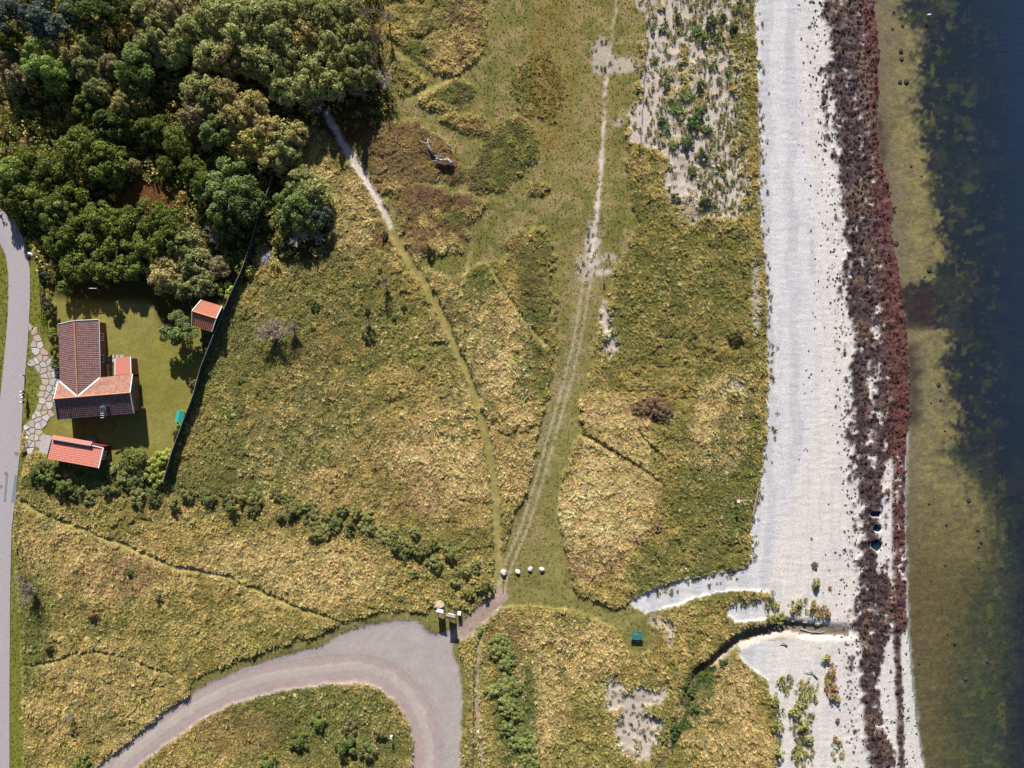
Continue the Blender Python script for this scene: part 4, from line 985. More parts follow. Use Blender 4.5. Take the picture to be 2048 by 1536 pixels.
# ------------------------------------------------------------------ stone path from the road to the house
pth = mesh_obj('garden_path', [G(x, y, .02) for x, y in STONES_POLY] + [G(x, y, -.1) for x, y in STONES_POLY], [tuple(range(len(STONES_POLY)))[::-1]], plain_mat('mossy_joint', C3(140, 132, 84), .95, .3, 6, .1, .3))
tag(pth, 'path of irregular pale flagstones from road past the house to the garage', kind='structure')
M_FLAG = [plain_mat('flagstone_%s' % n, C3(*c), .9, .12, 3, .15, .3) for n, c in (('pink', (208, 186, 178)), ('grey', (206, 200, 198)), ('buff', (212, 194, 170)), ('pale', (222, 214, 210)))]
def flagstones():
    r = random.Random(5); seeds = []
    for y in np.arange(650, 912, 12.5):
        for x in np.arange(36, 124, 12.5): seeds.append((x + r.uniform(-5.5, 5.5) + (6 if int(y / 12.5) % 2 else 0), y + r.uniform(-5.5, 5.5)))
    sx = np.array([s[0] for s in seeds]); sy = np.array([s[1] for s in seeds]); ins = inpoly(sx, sy, STONES_POLY)
    for k, (x, y) in enumerate(seeds):
        if not ins[k]: continue
        cell_ = [(x - 16, y - 16), (x + 16, y - 16), (x + 16, y + 16), (x - 16, y + 16)]
        for (ox, oy) in seeds:
            if (ox, oy) == (x, y) or abs(ox - x) > 34 or abs(oy - y) > 34: continue
            dx, dy = ox - x, oy - y; L = math.hypot(dx, dy); mx_, my_ = x + dx / 2 - dx / L * .9, y + dy / 2 - dy / L * .9; out = []
            for i in range(len(cell_)):
                p, q = cell_[i], cell_[(i + 1) % len(cell_)]
                da = (p[0] - mx_) * dx + (p[1] - my_) * dy; db = (q[0] - mx_) * dx + (q[1] - my_) * dy
                if da <= 0: out.append(p)
                if da * db < 0: t = da / (da - db); out.append((p[0] + (q[0] - p[0]) * t, p[1] + (q[1] - p[1]) * t))
            cell_ = out
            if len(cell_) < 3: break
        if len(cell_) < 3: continue
        h = r.uniform(.03, .075); n = len(cell_)
        V = [G(a, b, .02 + h) for a, b in cell_] + [G(a, b, 0) for a, b in cell_]
        mesh_obj('stone', V, [tuple(range(n))[::-1]] + [(i, (i + 1) % n, n + (i + 1) % n, n + i) for i in range(n)], r.choice(M_FLAG), pth)
flagstones()

# ------------------------------------------------------------------ fences
M_NET = plain_mat('green_windbreak', C3(52, 74, 74), .8, .25, 3, .2)
M_POST = plain_mat('fence_post', C3(120, 112, 104), .85, .2, 6, .2)
def windbreak(line, label, every=2.2, h=1.75):
    P = [G(*q) for q in line]; f = empty('garden_fence', P[0], label, 'fence', 'green windbreak fences round the garden')
    pts = []
    for a, b in zip(P[:-1], P[1:]):
        n = max(1, round((b - a).length / every)); pts += [a + (b - a) * k / n for k in range(n)]
    pts.append(P[-1]); up = Vector((0, 0, 1)); r = random.Random(2)
    for p in pts: MB().bar(p - up * .2, p + up * (h + .12), .09).build('post', M_POST, f)
    for a, b in zip(pts[:-1], pts[1:]):
        m = (a + b) / 2; sag = Vector((r.uniform(-.08, .08), r.uniform(-.05, .05), 0)); t = Vector((-(b - a).y, (b - a).x, 0)).normalized() * .012; V = []
        for s in (-1, 1): V += [a + t * s + up * .05, m + sag + t * s + up * .05, b + t * s + up * .05, b + t * s + up * h, m + sag * 1.6 + t * s + up * h, a + t * s + up * h]
        mesh_obj('screen', V, [(0, 1, 4, 5), (1, 2, 3, 4), (11, 10, 7, 6), (10, 9, 8, 7), (5, 4, 10, 11), (4, 3, 9, 10)], M_NET, f)
        MB().bar(a + up * (h + .02), b + up * (h + .02), .06, .05).build('rail', M_WOOD, f)
    localize(f); return f
windbreak([(553, 356), (538, 400), (523, 440), (508, 492), (492, 540), (468, 592), (448, 640), (428, 690), (410, 735), (395, 790), (374, 845), (352, 905), (336, 962)], 'long dark green windbreak fence down the east side of the garden')
windbreak([(500, 333), (528, 346), (553, 356)], 'short dark green windbreak fence closing the north end of the yard')
def hedge_fence():
    P = [G(*q) for q in ((88, 545), (90, 590), (93, 640), (94, 652))]; f = empty('side_fence', P[0], 'dark low fence beside the verge shrubs between road and lawn', 'fence')
    up = Vector((0, 0, 1))
    for a, b in zip(P[:-1], P[1:]):
        n = max(1, round((b - a).length / 1.8))
        for k in range(n + 1): p = a + (b - a) * k / n; MB().bar(p, p + up * 1.25, .09).build('post', M_DARKW, f)
        for hh in (.35, .75, 1.15): MB().bar(a + up * hh, b + up * hh, .04, .14).build('rail', M_DARKW, f)
    localize(f)
hedge_fence()
def wire_fence(line, label, every=3.2, h=1.1, grp='post and wire fences of the heath'):
    P = [G(*q) for q in line]; f = empty('wire_fence', P[0], label, 'fence', grp); up = Vector((0, 0, 1)); pts = []
    for a, b in zip(P[:-1], P[1:]):
        n = max(1, round((b - a).length / every)); pts += [a + (b - a) * k / n for k in range(n)]
    pts.append(P[-1]); r = random.Random(len(line))
    for p in pts: q = p + Vector((r.gauss(0, .05), r.gauss(0, .05), h)); MB().tube([p - up * .2, q], .06, 6).build('post', M_POST, f)
    w = MB()
    for hh in (.45, .8, 1.02): w.tube([p + up * hh for p in pts], .008, 3)
    w.build('wire', M_METAL, f); localize(f); return f
wire_fence([(1298, 34), (1294, 80), (1289, 130), (1286, 190), (1281, 260), (1278, 292)], 'post and wire fence down the left edge of the bare dune')
wire_fence([(1278, 292), (1282, 340), (1298, 392), (1306, 424), (1343, 437), (1382, 447), (1440, 466), (1489, 482)], 'post and wire fence curving round the lower dune corner to the beach')
wire_fence([(1298, 34), (1330, 18), (1360, -4), (1400, -40)], 'post and wire fence slanting off the top above the dune')
wire_fence([(948, 1284), (947, 1330), (947, 1400), (946, 1460), (945, 1530), (944, 1600)], 'low post and wire fence between the gravel road and the narrow dirt path', 1.7, .7)

# ------------------------------------------------------------------ trees and bushes
M_LEAF = leaf_mat('tree_leaves', 'object', 1.0, .36, .5)
M_BARK = plain_mat('bark', C3(112, 98, 84), .9, .3, 6, .15, .4)
M_DEAD = plain_mat('bleached_wood', C3(198, 190, 184), .85, .15, 6, .2)
M_TWIG = plain_mat('grey_twigs', C3(178, 160, 148), .9, .2, 6, .15)
def crown_mesh(seed, lobes, leaves, leaf, style):
    """crown of unit radius and unit height made of leaf clumps; style 'round','ragged','pine','dome'"""
    r = np.random.default_rng(seed); cs = []
    for k in range(lobes):
        a = r.uniform(0, 2 * np.pi); q = np.sqrt(r.random()) * (.78 if style != 'dome' else .62); z = {'round': .55, 'ragged': .5, 'pine': .6, 'dome': .35}[style] - .12 + (.9 - q) * r.uniform(.05, .75)
        cs.append((math.cos(a) * q, math.sin(a) * q, z, (r.uniform(.11, .25) if style in ('ragged', 'round') and lobes > 20 else r.uniform(.16, .32)) if style != 'dome' else r.uniform(.3, .42)))
    V = []; n = 0
    per = max(6, leaves // lobes)
    C = []; 
    for (x, y, z, rad) in cs:
        u = r.normal(size=(per, 3)); u /= np.linalg.norm(u, axis=1)[:, None]; u[:, 2] = np.where(u[:, 2] < -.25, -u[:, 2], u[:, 2])
        d = rad * r.uniform(.72, 1.08, (per, 1)); C.append(np.concatenate([np.array([x, y, z]) + u * d * np.array([1, 1, .8]), u], 1))
    C = np.concatenate(C); N = len(C); c = C[:, :3]; nr = C[:, 3:] + r.normal(0, .55, (N, 3)); nr /= np.linalg.norm(nr, axis=1)[:, None]
    t = np.cross(nr, r.normal(size=(N, 3))); t /= np.linalg.norm(t, axis=1)[:, None]; b = np.cross(nr, t); s = leaf * r.uniform(.55, 1.35, (N, 1))
    P = np.stack([c - t * s, c - b * s * .62, c + t * s, c + b * s * .62], 1).reshape(-1, 3); F = np.arange(N * 4).reshape(-1, 4)
    return npmesh('crown', P, F, None, M_LEAF)
def trunk_mesh(seed, top=.72, lim=5):
    r = random.Random(seed); mb = MB(); p = [Vector((0, 0, -.05))]; q = Vector((0, 0, 0))
    for k in range(4): q = q + Vector((r.gauss(0, .04), r.gauss(0, .04), top / 4)); p.append(q.copy())
    mb.tube(p, [.06, .05, .042, .034, .02], 6)
    for k in range(lim):
        a = r.uniform(0, 6.28); s = p[2 + k % 3]; m = s + Vector((math.cos(a) * .3, math.sin(a) * .3, .12)); e = m + Vector((math.cos(a + r.gauss(0, .4)) * .32, math.sin(a) * .32, .12))
        mb.tube([s, m, e], [.028, .018, .006], 5)
    me = bpy.data.meshes.new('trunk'); me.from_pydata(mb.v, [], mb.f); me.update(); me.materials.append(M_BARK); return me
def dead_mesh(seed, twigs=150, mat=None, limbs=7, spread=.8):
    r = random.Random(seed); mb = MB(); mb.tube([(0, 0, -.05), (r.gauss(0, .05), r.gauss(0, .05), .3), (r.gauss(0, .08), r.gauss(0, .08), .55)], [.06, .045, .03], 6); ends = []
    for k in range(limbs):
        a = 6.283 * k / limbs + r.gauss(0, .3); s = Vector((0, 0, r.uniform(.2, .5))); m = s + Vector((math.cos(a), math.sin(a), .7)) * .3 * spread; e = m + Vector((math.cos(a + r.gauss(0, .5)), math.sin(a + r.gauss(0, .5)), .5)) * .42 * spread
        mb.tube([s, m, e], [.035, .024, .008], 5); ends += [(s, m), (m, e)]
    for k in range(twigs):
        s, e = r.choice(ends); p = s + (e - s) * r.uniform(.2, 1); d = Vector((r.gauss(0, 1), r.gauss(0, 1), r.gauss(.5, .6))).normalized(); L = r.uniform(.15, .36)
        m = p + d * L * .5 + Vector((r.gauss(0, .03), r.gauss(0, .03), 0)); mb.tube([p, m, m + (d + Vector((r.gauss(0, .4), r.gauss(0, .4), .2))) * L * .5], [.009, .006, .003], 3, False)
    me = bpy.data.meshes.new('branches'); me.from_pydata(mb.v, [], mb.f); me.update(); me.materials.append(mat or M_DEAD); return me
CROWNS = {'olive': [crown_mesh(s, 60, 6000, .043, 'ragged') for s in (1, 2, 3, 4, 15)], 'green': [crown_mesh(s, 52, 5600, .042, 'round') for s in (5, 6, 7, 16)],
          'pine': [crown_mesh(s, 16, 4200, .042, 'pine') for s in (8, 9, 10)], 'bush': [crown_mesh(s, 14, 1500, .075, 'ragged') for s in (11, 12, 13, 14)]}
def blade_mesh(seed, n=90):
    me = tuft_mesh(seed, n, .62, 0.0, .045, .85, .6); me.materials.append(M_LEAF); return me
BLADES = [blade_mesh(70 + s) for s in range(3)]
TRUNKS = [trunk_mesh(s) for s in range(4)]
DEADS = [dead_mesh(s) for s in range(3)]; TWIGGY = [dead_mesh(30 + s, 420, M_TWIG, 9, .9) for s in range(3)]
TINT = {  # name: (crown set, leaf colour, words)
    'o': ('olive', (128, 130, 86), 'olive grey bushy tree'), 't': ('olive', (144, 134, 90), 'tan yellowed tree'), 'y': ('olive', (146, 138, 80), 'yellow green tree'),
    'b': ('olive', (122, 112, 86), 'brownish half bare tree'), 'g': ('green', (94, 102, 50), 'dark green leafy tree'), 'd': ('green', (76, 84, 48), 'blackish green tree'),
    'l': ('green', (112, 126, 66), 'lime green broad tree'), 'p': ('pine', (114, 130, 76), 'bright green round pine'), 'q': ('pine', (96, 108, 66), 'blue green pine'), 's': ('pine', (80, 88, 80), 'bluish dark pine')}
def srt(L): return sorted(L)
def tree(px, py, r, h, kind, label, group, zt=.62):
    setn, colr, _ = TINT[kind]; zc = h * zt; c = UP(px, py, zc); z0 = ground_z(c.x, c.y) if abs(c.x) < 97 and abs(c.y) < 74 else 0
    R = r / PXM * (ALT - zc) / ALT; k = random.Random(int(px * 7 + py * 13))
    t = empty({'olive': 'broadleaf_tree', 'green': 'broadleaf_tree', 'pine': 'pine_tree'}[setn], (c.x, c.y, z0), label, 'tree', group, k.uniform(0, 6.28))
    cr = bpy.data.objects.new('crown', k.choice(CROWNS[setn])); COL.objects.link(cr); cr.parent = t; cr.scale = (R * 1.12, R * 1.12 * k.uniform(.88, 1.1), h)
    f = k.uniform(.8, 1.22); cc = C3(*colr) * f * LEAF_K; cr.color = (*cc, 1)
    tr = bpy.data.objects.new('trunk', k.choice(TRUNKS)); COL.objects.link(tr); tr.parent = t; tr.scale = (R * .9, R * .9, h)
    return t
LEAF_K = 2.75
WOOD = {  # region: [(x, y, radius px, height m, kind)]
 'along the top edge left of centre': [(300,30,44,6,'o'),(345,18,38,6,'b'),(310,62,40,6,'o'),(372,66,42,6,'o'),(432,30,50,6.5,'o'),(470,70,44,6,'o'),(492,38,46,6.5,'o'),(420,108,40,6,'o'),(302,90,36,5.5,'o'),(342,102,34,5.5,'o'),(455,112,38,6,'t'),(500,112,40,6,'o')],
 'at the top right end of the wood': [(552,22,46,6,'o'),(606,20,44,5.5,'o'),(656,34,40,5.5,'o'),(694,18,34,5,'o'),(560,74,42,6,'o'),(612,68,42,5.5,'t'),(664,82,40,5.5,'o'),(712,62,30,5,'o'),(545,132,42,6,'o'),(594,118,42,5.5,'o'),(642,128,38,6,'o'),(690,118,34,6,'o'),(722,104,26,5,'o'),(566,176,36,5.5,'o'),(612,168,36,6.5,'o'),(660,166,34,6.8,'o'),(706,158,28,6.5,'o'),(733,150,22,5,'o')],
 'in the top left corner': [(105,28,56,7,'s'),(35,40,44,7,'s'),(170,22,46,6.5,'d'),(230,20,40,6.5,'d'),(20,88,30,5.5,'g'),(12,122,24,5,'b'),(30,152,34,5,'b'),(74,118,36,6.5,'p'),(112,150,32,5.5,'l'),(142,108,34,5.5,'t'),(176,92,28,5.5,'o'),(172,134,32,5.5,'o'),(264,130,38,6.5,'p'),(218,130,22,5,'b'),(272,166,28,5.5,'q'),(192,180,32,5.5,'o'),(92,60,30,6,'s')],
 'in the dark middle of the wood': [(172,212,30,5,'g'),(246,204,30,5.5,'t'),(214,244,34,5.5,'d'),(300,256,32,3.8,'g'),(268,244,30,3.8,'g'),(352,282,32,3.6,'g'),(400,180,42,6,'o'),(446,190,40,6,'t'),(472,232,40,6,'t'),(390,230,38,5.5,'b'),(432,262,34,5.5,'q'),(500,212,36,5.5,'t'),(156,296,46,5.5,'g'),(206,318,44,5.5,'g'),(222,348,26,3.8,'g'),(330,330,20,2.8,'g'),(386,338,30,3.6,'g'),(262,330,15,2.5,'t')],
 'on the rim of the wood above the bare path': [(494,276,44,5,'y'),(532,258,46,5,'t'),(562,290,40,5,'o'),(546,318,32,4.5,'t'),(590,268,28,4.5,'t'),(586,312,22,4,'o')],
 'by the bend of the asphalt road': [(58,334,44,5,'g'),(104,346,42,5,'g'),(20,350,40,5,'l'),(30,392,38,5,'g'),(72,400,38,5,'g'),(132,398,42,5,'g'),(104,434,34,4.5,'g'),(128,415,22,4.5,'o')],
 'in the belt above the lawn': [(196,440,42,4.6,'g'),(152,462,44,4.6,'g'),(246,448,42,4.6,'g'),(298,440,44,4.6,'g'),(340,446,38,4.4,'g'),(112,484,30,4,'g'),(334,478,42,4.6,'g'),(184,500,46,4.4,'g'),(238,498,42,4.4,'g'),(288,496,40,4.4,'g'),(366,486,34,4.2,'o'),(150,534,34,4,'g'),(208,540,38,4,'g'),(258,534,30,4,'l'),(326,548,42,4.2,'t'),(386,520,34,4,'o'),(404,566,30,3.6,'o'),(130,574,15,3,'l'),(362,572,26,3.6,'o'),(436,536,24,3.2,'b')],
 'inside the yard west of the tall fence': [(462,362,46,5.5,'q'),(432,402,44,5.5,'q'),(484,396,44,5.5,'q'),(450,440,36,5,'d'),(506,402,26,5,'q'),(404,372,30,5,'g')],
 'just east of the tall fence': [(592,412,40,4.6,'p'),(622,384,38,4.6,'o'),(612,430,34,4.4,'q'),(562,450,24,4,'q'),(576,404,28,4.4,'p'),(640,424,24,4,'s'),(600,360,30,4,'o')],
}
def ordinals(n):
    w = ['first','second','third','fourth','fifth','sixth','seventh','eighth','ninth','tenth','eleventh','twelfth','thirteenth','fourteenth','fifteenth','sixteenth','seventeenth','eighteenth','nineteenth','twentieth','twenty first','twenty second','twenty third','twenty fourth','twenty fifth','twenty sixth','twenty seventh','twenty eighth','twenty ninth','thirtieth']
    if n == 1: return ['lone']
    if n == 2: return ['left', 'right']
    if n == 3: return ['left', 'middle', 'right']
    return ['leftmost'] + [w[min(k, 29)] + ' from left' for k in range(1, n - 1)] + ['rightmost']
def place_wood():
    for reg, L in WOOD.items():
        for kind in sorted(set(q[4] for q in L)):
            S = sorted(q for q in L if q[4] == kind)
            for o, q in zip(ordinals(len(S)), S):
                nm = TINT[kind][2]; n = len(S)
                lab = f'{nm} {reg}' if n == 1 else f'{o} {nm} {reg}' if ' from' not in o else f'{nm}, {o}, {reg}'
                tree(*q, lab, 'trees of the wood')
place_wood()
tree(350, 658, 38, 4.2, 'q', 'single spreading dark green pine on the lawn beside the orange shed', None)
def bush(px, py, r, h, colr, label, group, cat='bush', name='shrub', mesh=None):
    gm_ = sum(colr) / 3; colr = tuple(c * .72 + gm_ * .28 for c in colr)
    zc = h * .4; c = UP(px, py, zc + float(macro(np.float64(px), np.float64(py)))); z0 = ground_z(c.x, c.y); R = r / PXM * (.8 if name in ('dune_shrub', 'beach_shrub') else 1); k = random.Random(int(px * 11 + py * 5))
    o = bpy.data.objects.new(name, CLIP if name == 'clipped_bush' else k.choice(BLADES if name in ('dune_shrub', 'beach_shrub', 'reed_clump') and k.random() < .45 else CROWNS['bush'])); COL.objects.link(o); o.location = (c.x, c.y, z0 - .06); o.rotation_euler.z = k.uniform(0, 6.28)
    o.scale = (R * 1.1, R * 1.1 * k.uniform(.85, 1.15), h * 1.25); o.color = (*(C3(*colr) * k.uniform(.85, 1.15) * LEAF_K), 1)
    return tag(o, label, cat, group)
# clipped round bush and its neighbours at the garden's lower corner
GARDEN = [(270, 918, 32, 2.2, (112, 122, 52), 'big clipped round bush on the lawn below the house'), (316, 924, 22, 1.7, (150, 158, 58), 'bright yellow green bush in the garden corner by the fence'), (332, 912, 16, 1.5, (156, 164, 66), 'small yellow green bush touching the fence at the garden corner'), (300, 944, 20, 1.4, (140, 148, 60), 'yellow green bush below the garden corner'), (318, 955, 18, 1.3, (132, 140, 58), 'low green bush at the foot of the tall fence'),
 (365, 855, 14, 1.0, (140, 148, 66), 'green bush right below the turquoise chest'), (352, 862, 10, .8, (128, 132, 60), 'small olive bush left of the fence below the turquoise chest'), (452, 580, 17, 1.4, (150, 160, 56), 'lime green bush left of the fence above the orange shed'), (499, 547, 10, .9, (170, 160, 60), 'small yellow bush outside the tall fence'),
 (234, 940, 20, 1.2, (120, 124, 70), 'grey green bush below the clipped round bush'), (256, 955, 20, 1.2, (116, 122, 60), 'olive bush south of the clipped round bush'), (282, 954, 16, 1.2, (110, 116, 62), 'dusty green bush between the clipped bush and the fence foot'),
 (97, 606, 13, 1.2, (90, 96, 62), 'grey green shrub in the verge row, middle one'), (92, 552, 12, 1.3, (80, 90, 60), 'dark shrub at the upper end of the verge row'), (104, 628, 12, 1.2, (84, 92, 60), 'dark shrub at the lower end of the verge row'), (108, 668, 13, 1.3, (112, 118, 50), 'leafy shrub against the west wall near its north corner'), (112, 700, 12, 1.3, (104, 116, 50), 'leafy shrub against the middle of the west house wall'), (112, 728, 10, 1.1, (96, 112, 46), 'small green shrub near the white valley by the west wall'), (70, 492, 14, .8, (168, 166, 60), 'yellow shrub on the verge near the street lamp'),
 (404, 700, 12, 1.0, (104, 110, 66), 'grey shrub leaning on the tall fence below the orange shed'), (412, 680, 12, 1.1, (106, 116, 60), 'green shrub between orange shed and fence bend'), (386, 768, 10, .9, (110, 108, 72), 'thin grey shrub along the fence beside the lawn')]
CLIP = crown_mesh(17, 22, 3200, .05, 'dome')
for q in GARDEN: bush(*q, 'garden bushes', name='clipped_bush' if 'clipped round bush on' in q[5] else 'shrub')
def row_of(L, base, reg, grp, **kw):
    S = sorted(L)
    for o, q in zip(ordinals(len(S)), S): bush(*q, f'{base}, {o}, {reg}' if len(S) > 1 else f'{base} {reg}', grp, **kw)
r_ = random.Random(21)
def along(line, n, spread, rr, hh, colA, colB):
    out = []; seg = list(zip(line[:-1], line[1:])); tot = sum(math.hypot(b[0] - a[0], b[1] - a[1]) for a, b in seg)
    for k in range(n):
        d = tot * (k + .5) / n
        for a, b in seg:
            L = math.hypot(b[0] - a[0], b[1] - a[1])
            if d <= L: break
            d -= L
        t = min(1, d / L); c = r_.random()
        out.append((a[0] + (b[0] - a[0]) * t + r_.gauss(0, spread), a[1] + (b[1] - a[1]) * t + r_.gauss(0, spread), r_.uniform(*rr), r_.uniform(*hh), tuple(colA[i] * c + colB[i] * (1 - c) for i in range(3))))
    return out
row_of(along([(560, 1010), (640, 1030), (720, 1062), (760, 1075)], 29, 16, (9, 17.5), (.55, 1.1), (138, 136, 70), (104, 112, 56)), 'bramble bush', 'in the upper half of the diagonal hedge', 'brambles of the diagonal hedge', name='bramble_bush')
row_of(along([(770, 1080), (830, 1098), (890, 1120), (940, 1150), (972, 1172)], 28, 14, (8, 15.5), (.55, 1.1), (138, 136, 68), (102, 110, 54)), 'bramble bush', 'in the lower half of the diagonal hedge', 'brambles of the diagonal hedge', name='bramble_bush')
row_of(along([(80, 928), (105, 952), (135, 972)], 10, 9, (13, 20), (1.0, 1.6), (112, 122, 54), (92, 108, 48)), 'green thicket bush', 'left of the garage shadow', 'thicket below the garage', name='shrub')
row_of(along([(140, 985), (220, 985), (290, 975), (350, 985), (440, 1000), (540, 1005)], 19, 11, (11, 18), (.7, 1.2), (122, 124, 62), (98, 106, 54)), 'low green bush', 'in the belt under the garden', 'low bushes under the garden', name='shrub')
row_of(along([(1000, 1268), (1006, 1310), (1015, 1370), (1030, 1440), (1050, 1520)], 28, 13, (12, 20), (.5, .95), (130, 136, 66), (112, 124, 58)), 'bramble bush', 'in the strip right of the dirt path', 'brambles by the dirt path', name='bramble_bush')
row_of(along([(1452, 1318), (1420, 1345), (1395, 1385), (1378, 1420), (1360, 1460), (1345, 1500)], 16, 6, (8, 13), (.6, 1.0), (84, 104, 48), (70, 92, 44)), 'bright green reed clump', 'along the ditch', 'reeds along the ditch', cat='reeds', name='reed_clump')
row_of([(1310,120,10,.8,(92,116,62)),(1325,55,8,.7,(96,118,62)),(1335,255,12,.9,(92,116,66)),(1322,242,9,.7,(92,116,62)),(1332,170,9,.7,(92,116,62)),(1305,62,7,.6,(100,120,64)),(1356,35,8,.7,(96,116,60)),(1422,42,15,1.1,(88,112,60)),(1430,75,11,.8,(92,112,60)),(1392,60,15,1.0,(96,116,62)),(1355,215,20,1.0,(92,118,66)),(1372,190,17,1.0,(96,118,62)),(1400,168,12,.8,(92,116,62)),(1387,245,20,1.1,(88,112,64)),(1400,225,14,.9,(92,114,62)),(1415,258,12,.8,(96,116,62)),(1362,130,8,.7,(100,118,64)),(1408,78,10,.8,(96,116,62)),(1440,160,10,.7,(110,118,60)),(1456,140,12,.8,(112,116,58)),(1374,285,18,.9,(100,116,62)),(1344,290,12,.8,(98,116,62)),(1406,305,16,.9,(96,112,60)),(1352,20,7,.6,(96,116,62)),(1445,35,10,.8,(92,112,58)),(1465,50,14,.9,(104,112,56)),(1460,265,12,.8,(108,114,58)),(1410,400,14,.9,(104,114,62)),(1350,395,14,.9,(108,112,62)),(1385,340,14,.9,(104,114,60))], 'green dune shrub', 'on the sandy dune', 'shrubs of the sandy dune', name='dune_shrub')
row_of([(1632,1168,11,.9,(128,126,56)),(1660,1176,6,.5,(150,110,52)),(1628,1205,8,.6,(140,134,60)),(1612,1200,7,.6,(136,124,58)),(1626,1215,9,.6,(150,112,56)),(1645,1225,14,.8,(142,116,76)),(1656,1228,9,.7,(150,122,76)),(1552,1212,9,.6,(150,144,70)),(1596,1208,10,.7,(150,144,68)),(1586,1222,7,.5,(150,126,62)),(1558,1235,18,.8,(132,134,68)),(1538,1238,12,.7,(126,128,60)),(1630,1130,9,.4,(110,86,60))], 'small beach shrub', 'on the sand above the stream', 'shrubs on the open beach', name='beach_shrub')
row_of([(1652,1315,12,.9,(150,144,56)),(1664,1330,7,.5,(146,114,78)),(1664,1345,10,.8,(152,124,76)),(1655,1362,10,.7,(146,140,58)),(1670,1375,10,.7,(148,118,76)),(1665,1392,11,.8,(150,126,74)),(1675,1398,9,.7,(154,132,76)),(1675,1440,6,.5,(140,96,60)),(1680,1487,9,.6,(152,126,80)),(1685,1510,9,.6,(150,130,78)),(1565,1360,11,.8,(140,142,64)),(1573,1380,10,.7,(146,144,66)),(1612,1385,17,1.0,(146,150,76)),(1600,1405,13,.9,(140,142,70)),(1590,1425,12,.8,(138,140,66)),(1605,1450,16,.9,(144,146,70)),(1618,1478,13,.8,(140,142,66)),(1598,1505,16,.9,(146,146,70)),(1548,1400,14,.9,(138,138,60)),(1552,1450,16,.9,(140,140,62)),(1556,1500,16,.9,(142,142,64))], 'beach shrub', 'on the sand below the stream', 'shrubs on the open beach', name='beach_shrub')
row_of([(860,494,10,.9,(120,122,64)),(630,612,10,.8,(92,108,52)),(738,668,15,.9,(104,112,58)),(735,618,6,.6,(100,118,70)),(808,614,7,.6,(92,108,62)),(790,636,6,.5,(92,110,62)),(760,540,6,.5,(92,112,62)),(645,500,12,.8,(128,128,60))], 'solitary green bush', 'in the heath west of the long path', 'solitary heath bushes', name='shrub')
row_of([(322,1192,9,.7,(110,112,60)),(262,1142,8,.6,(100,108,54)),(150,1460,10,.7,(112,100,62)),(102,1290,10,.8,(104,98,56)),(190,1226,12,.8,(130,104,60)),(165,1520,18,.9,(110,120,50))], 'small heath bush', 'in the lower left meadow', 'bushes in the lower left meadow', name='shrub')
row_of([(1310,815,22,.8,(116,92,66)),(1278,820,14,.7,(112,90,64)),(1332,830,14,.7,(110,90,64)),(1313,1054,9,.6,(132,104,84)),(1470,670,14,.9,(96,100,50))], 'brown heather mound', 'in the grass field left of the beach', 'heather mounds in the field', name='heather_mound')
row_of([(690,1490,24,1.2,(104,118,50)),(640,1440,20,1.0,(110,120,50)),(600,1478,22,1.0,(106,112,50)),(735,1500,18,1.0,(110,116,60)),(700,1452,16,.9,(118,112,66)),(540,1520,20,1.0,(104,116,50)),(760,1460,14,.8,(126,120,62))], 'leafy green bush', 'inside the bend of the gravel road', 'bushes inside the road bend', name='shrub')
# dead and bare trees
def bare(px, py, r, h, label, me, name='dead_tree', group=None):
    zc = h * .5; c = UP(px, py, zc); z0 = ground_z(c.x, c.y); R = r / PXM; k = random.Random(int(px + py))
    t = empty(name, (c.x, c.y, z0), label, 'tree', group, k.uniform(0, 6.28)); b = bpy.data.objects.new('branches', me); COL.objects.link(b); b.parent = t; b.scale = (R * 1.25, R * 1.25, h * 1.1); return t
bare(770, 165, 30, 3.6, 'large bleached dead tree with spread branches right of the wood', DEADS[0])
bare(775, 36, 20, 4.5, 'tall thin white dead tree at the top edge', DEADS[1]); bare(734, 32, 18, 4.2, 'thin dead tree left of the tall white one at the top', DEADS[2])
bare(690, 150, 26, 4, 'grey dead branches at the lower rim of the top wood', DEADS[1]); bare(655, 158, 22, 4, 'pale leafless branches over the shaded top of the bare path', DEADS[2])
bare(722, 186, 20, 4, 'grey twiggy bare tree at the dark foot of the wood beside the path', TWIGGY[0]); bare(744, 122, 18, 4, 'grey twiggy bare tree on the right rim of the wood above the large dead tree', TWIGGY[1]); bare(752, 78, 18, 4.2, 'grey twiggy bare tree on the right rim of the wood below the tall white one', TWIGGY[2]); bare(636, 214, 20, 3.6, 'grey twiggy bare tree left of the shaded path mouth', TWIGGY[1])
bare(598, 470, 34, 2.8, 'sprawling dead tree with white limbs below the pines by the fence', DEADS[0]); bare(640, 478, 18, 2.2, 'small white dead tree right of the sprawling one', DEADS[2])
bare(545, 660, 34, 3.2, 'wide pale leafless bush in the open meadow', TWIGGY[0], 'leafless_bush', 'leafless grey bushes'); bare(585, 655, 20, 2.8, 'pale leafless bush touching the wide one in the meadow', TWIGGY[1], 'leafless_bush', 'leafless grey bushes')
bare(64, 1180, 24, 2.8, 'round pale leafless bush by the asphalt road', TWIGGY[1], 'leafless_bush', 'leafless grey bushes'); bare(45, 1152, 12, 2, 'small leafless bush nearest the asphalt road', TWIGGY[2], 'leafless_bush', 'leafless grey bushes')
bare(771, 562, 13, 2.6, 'narrow pinkish leafless bush beside the long path', TWIGGY[2], 'leafless_bush', 'leafless grey bushes'); bare(738, 646, 9, 1.6, 'tiny leafless bush above the solitary green bush', TWIGGY[0], 'leafless_bush', 'leafless grey bushes')
bare(145, 1428, 11, 1.4, 'low grey twiggy bush in the bottom left meadow', TWIGGY[2], 'leafless_bush', 'leafless grey bushes'); bare(430, 470, 20, 3.0, 'bare white branched tree in the yard shade', DEADS[1])

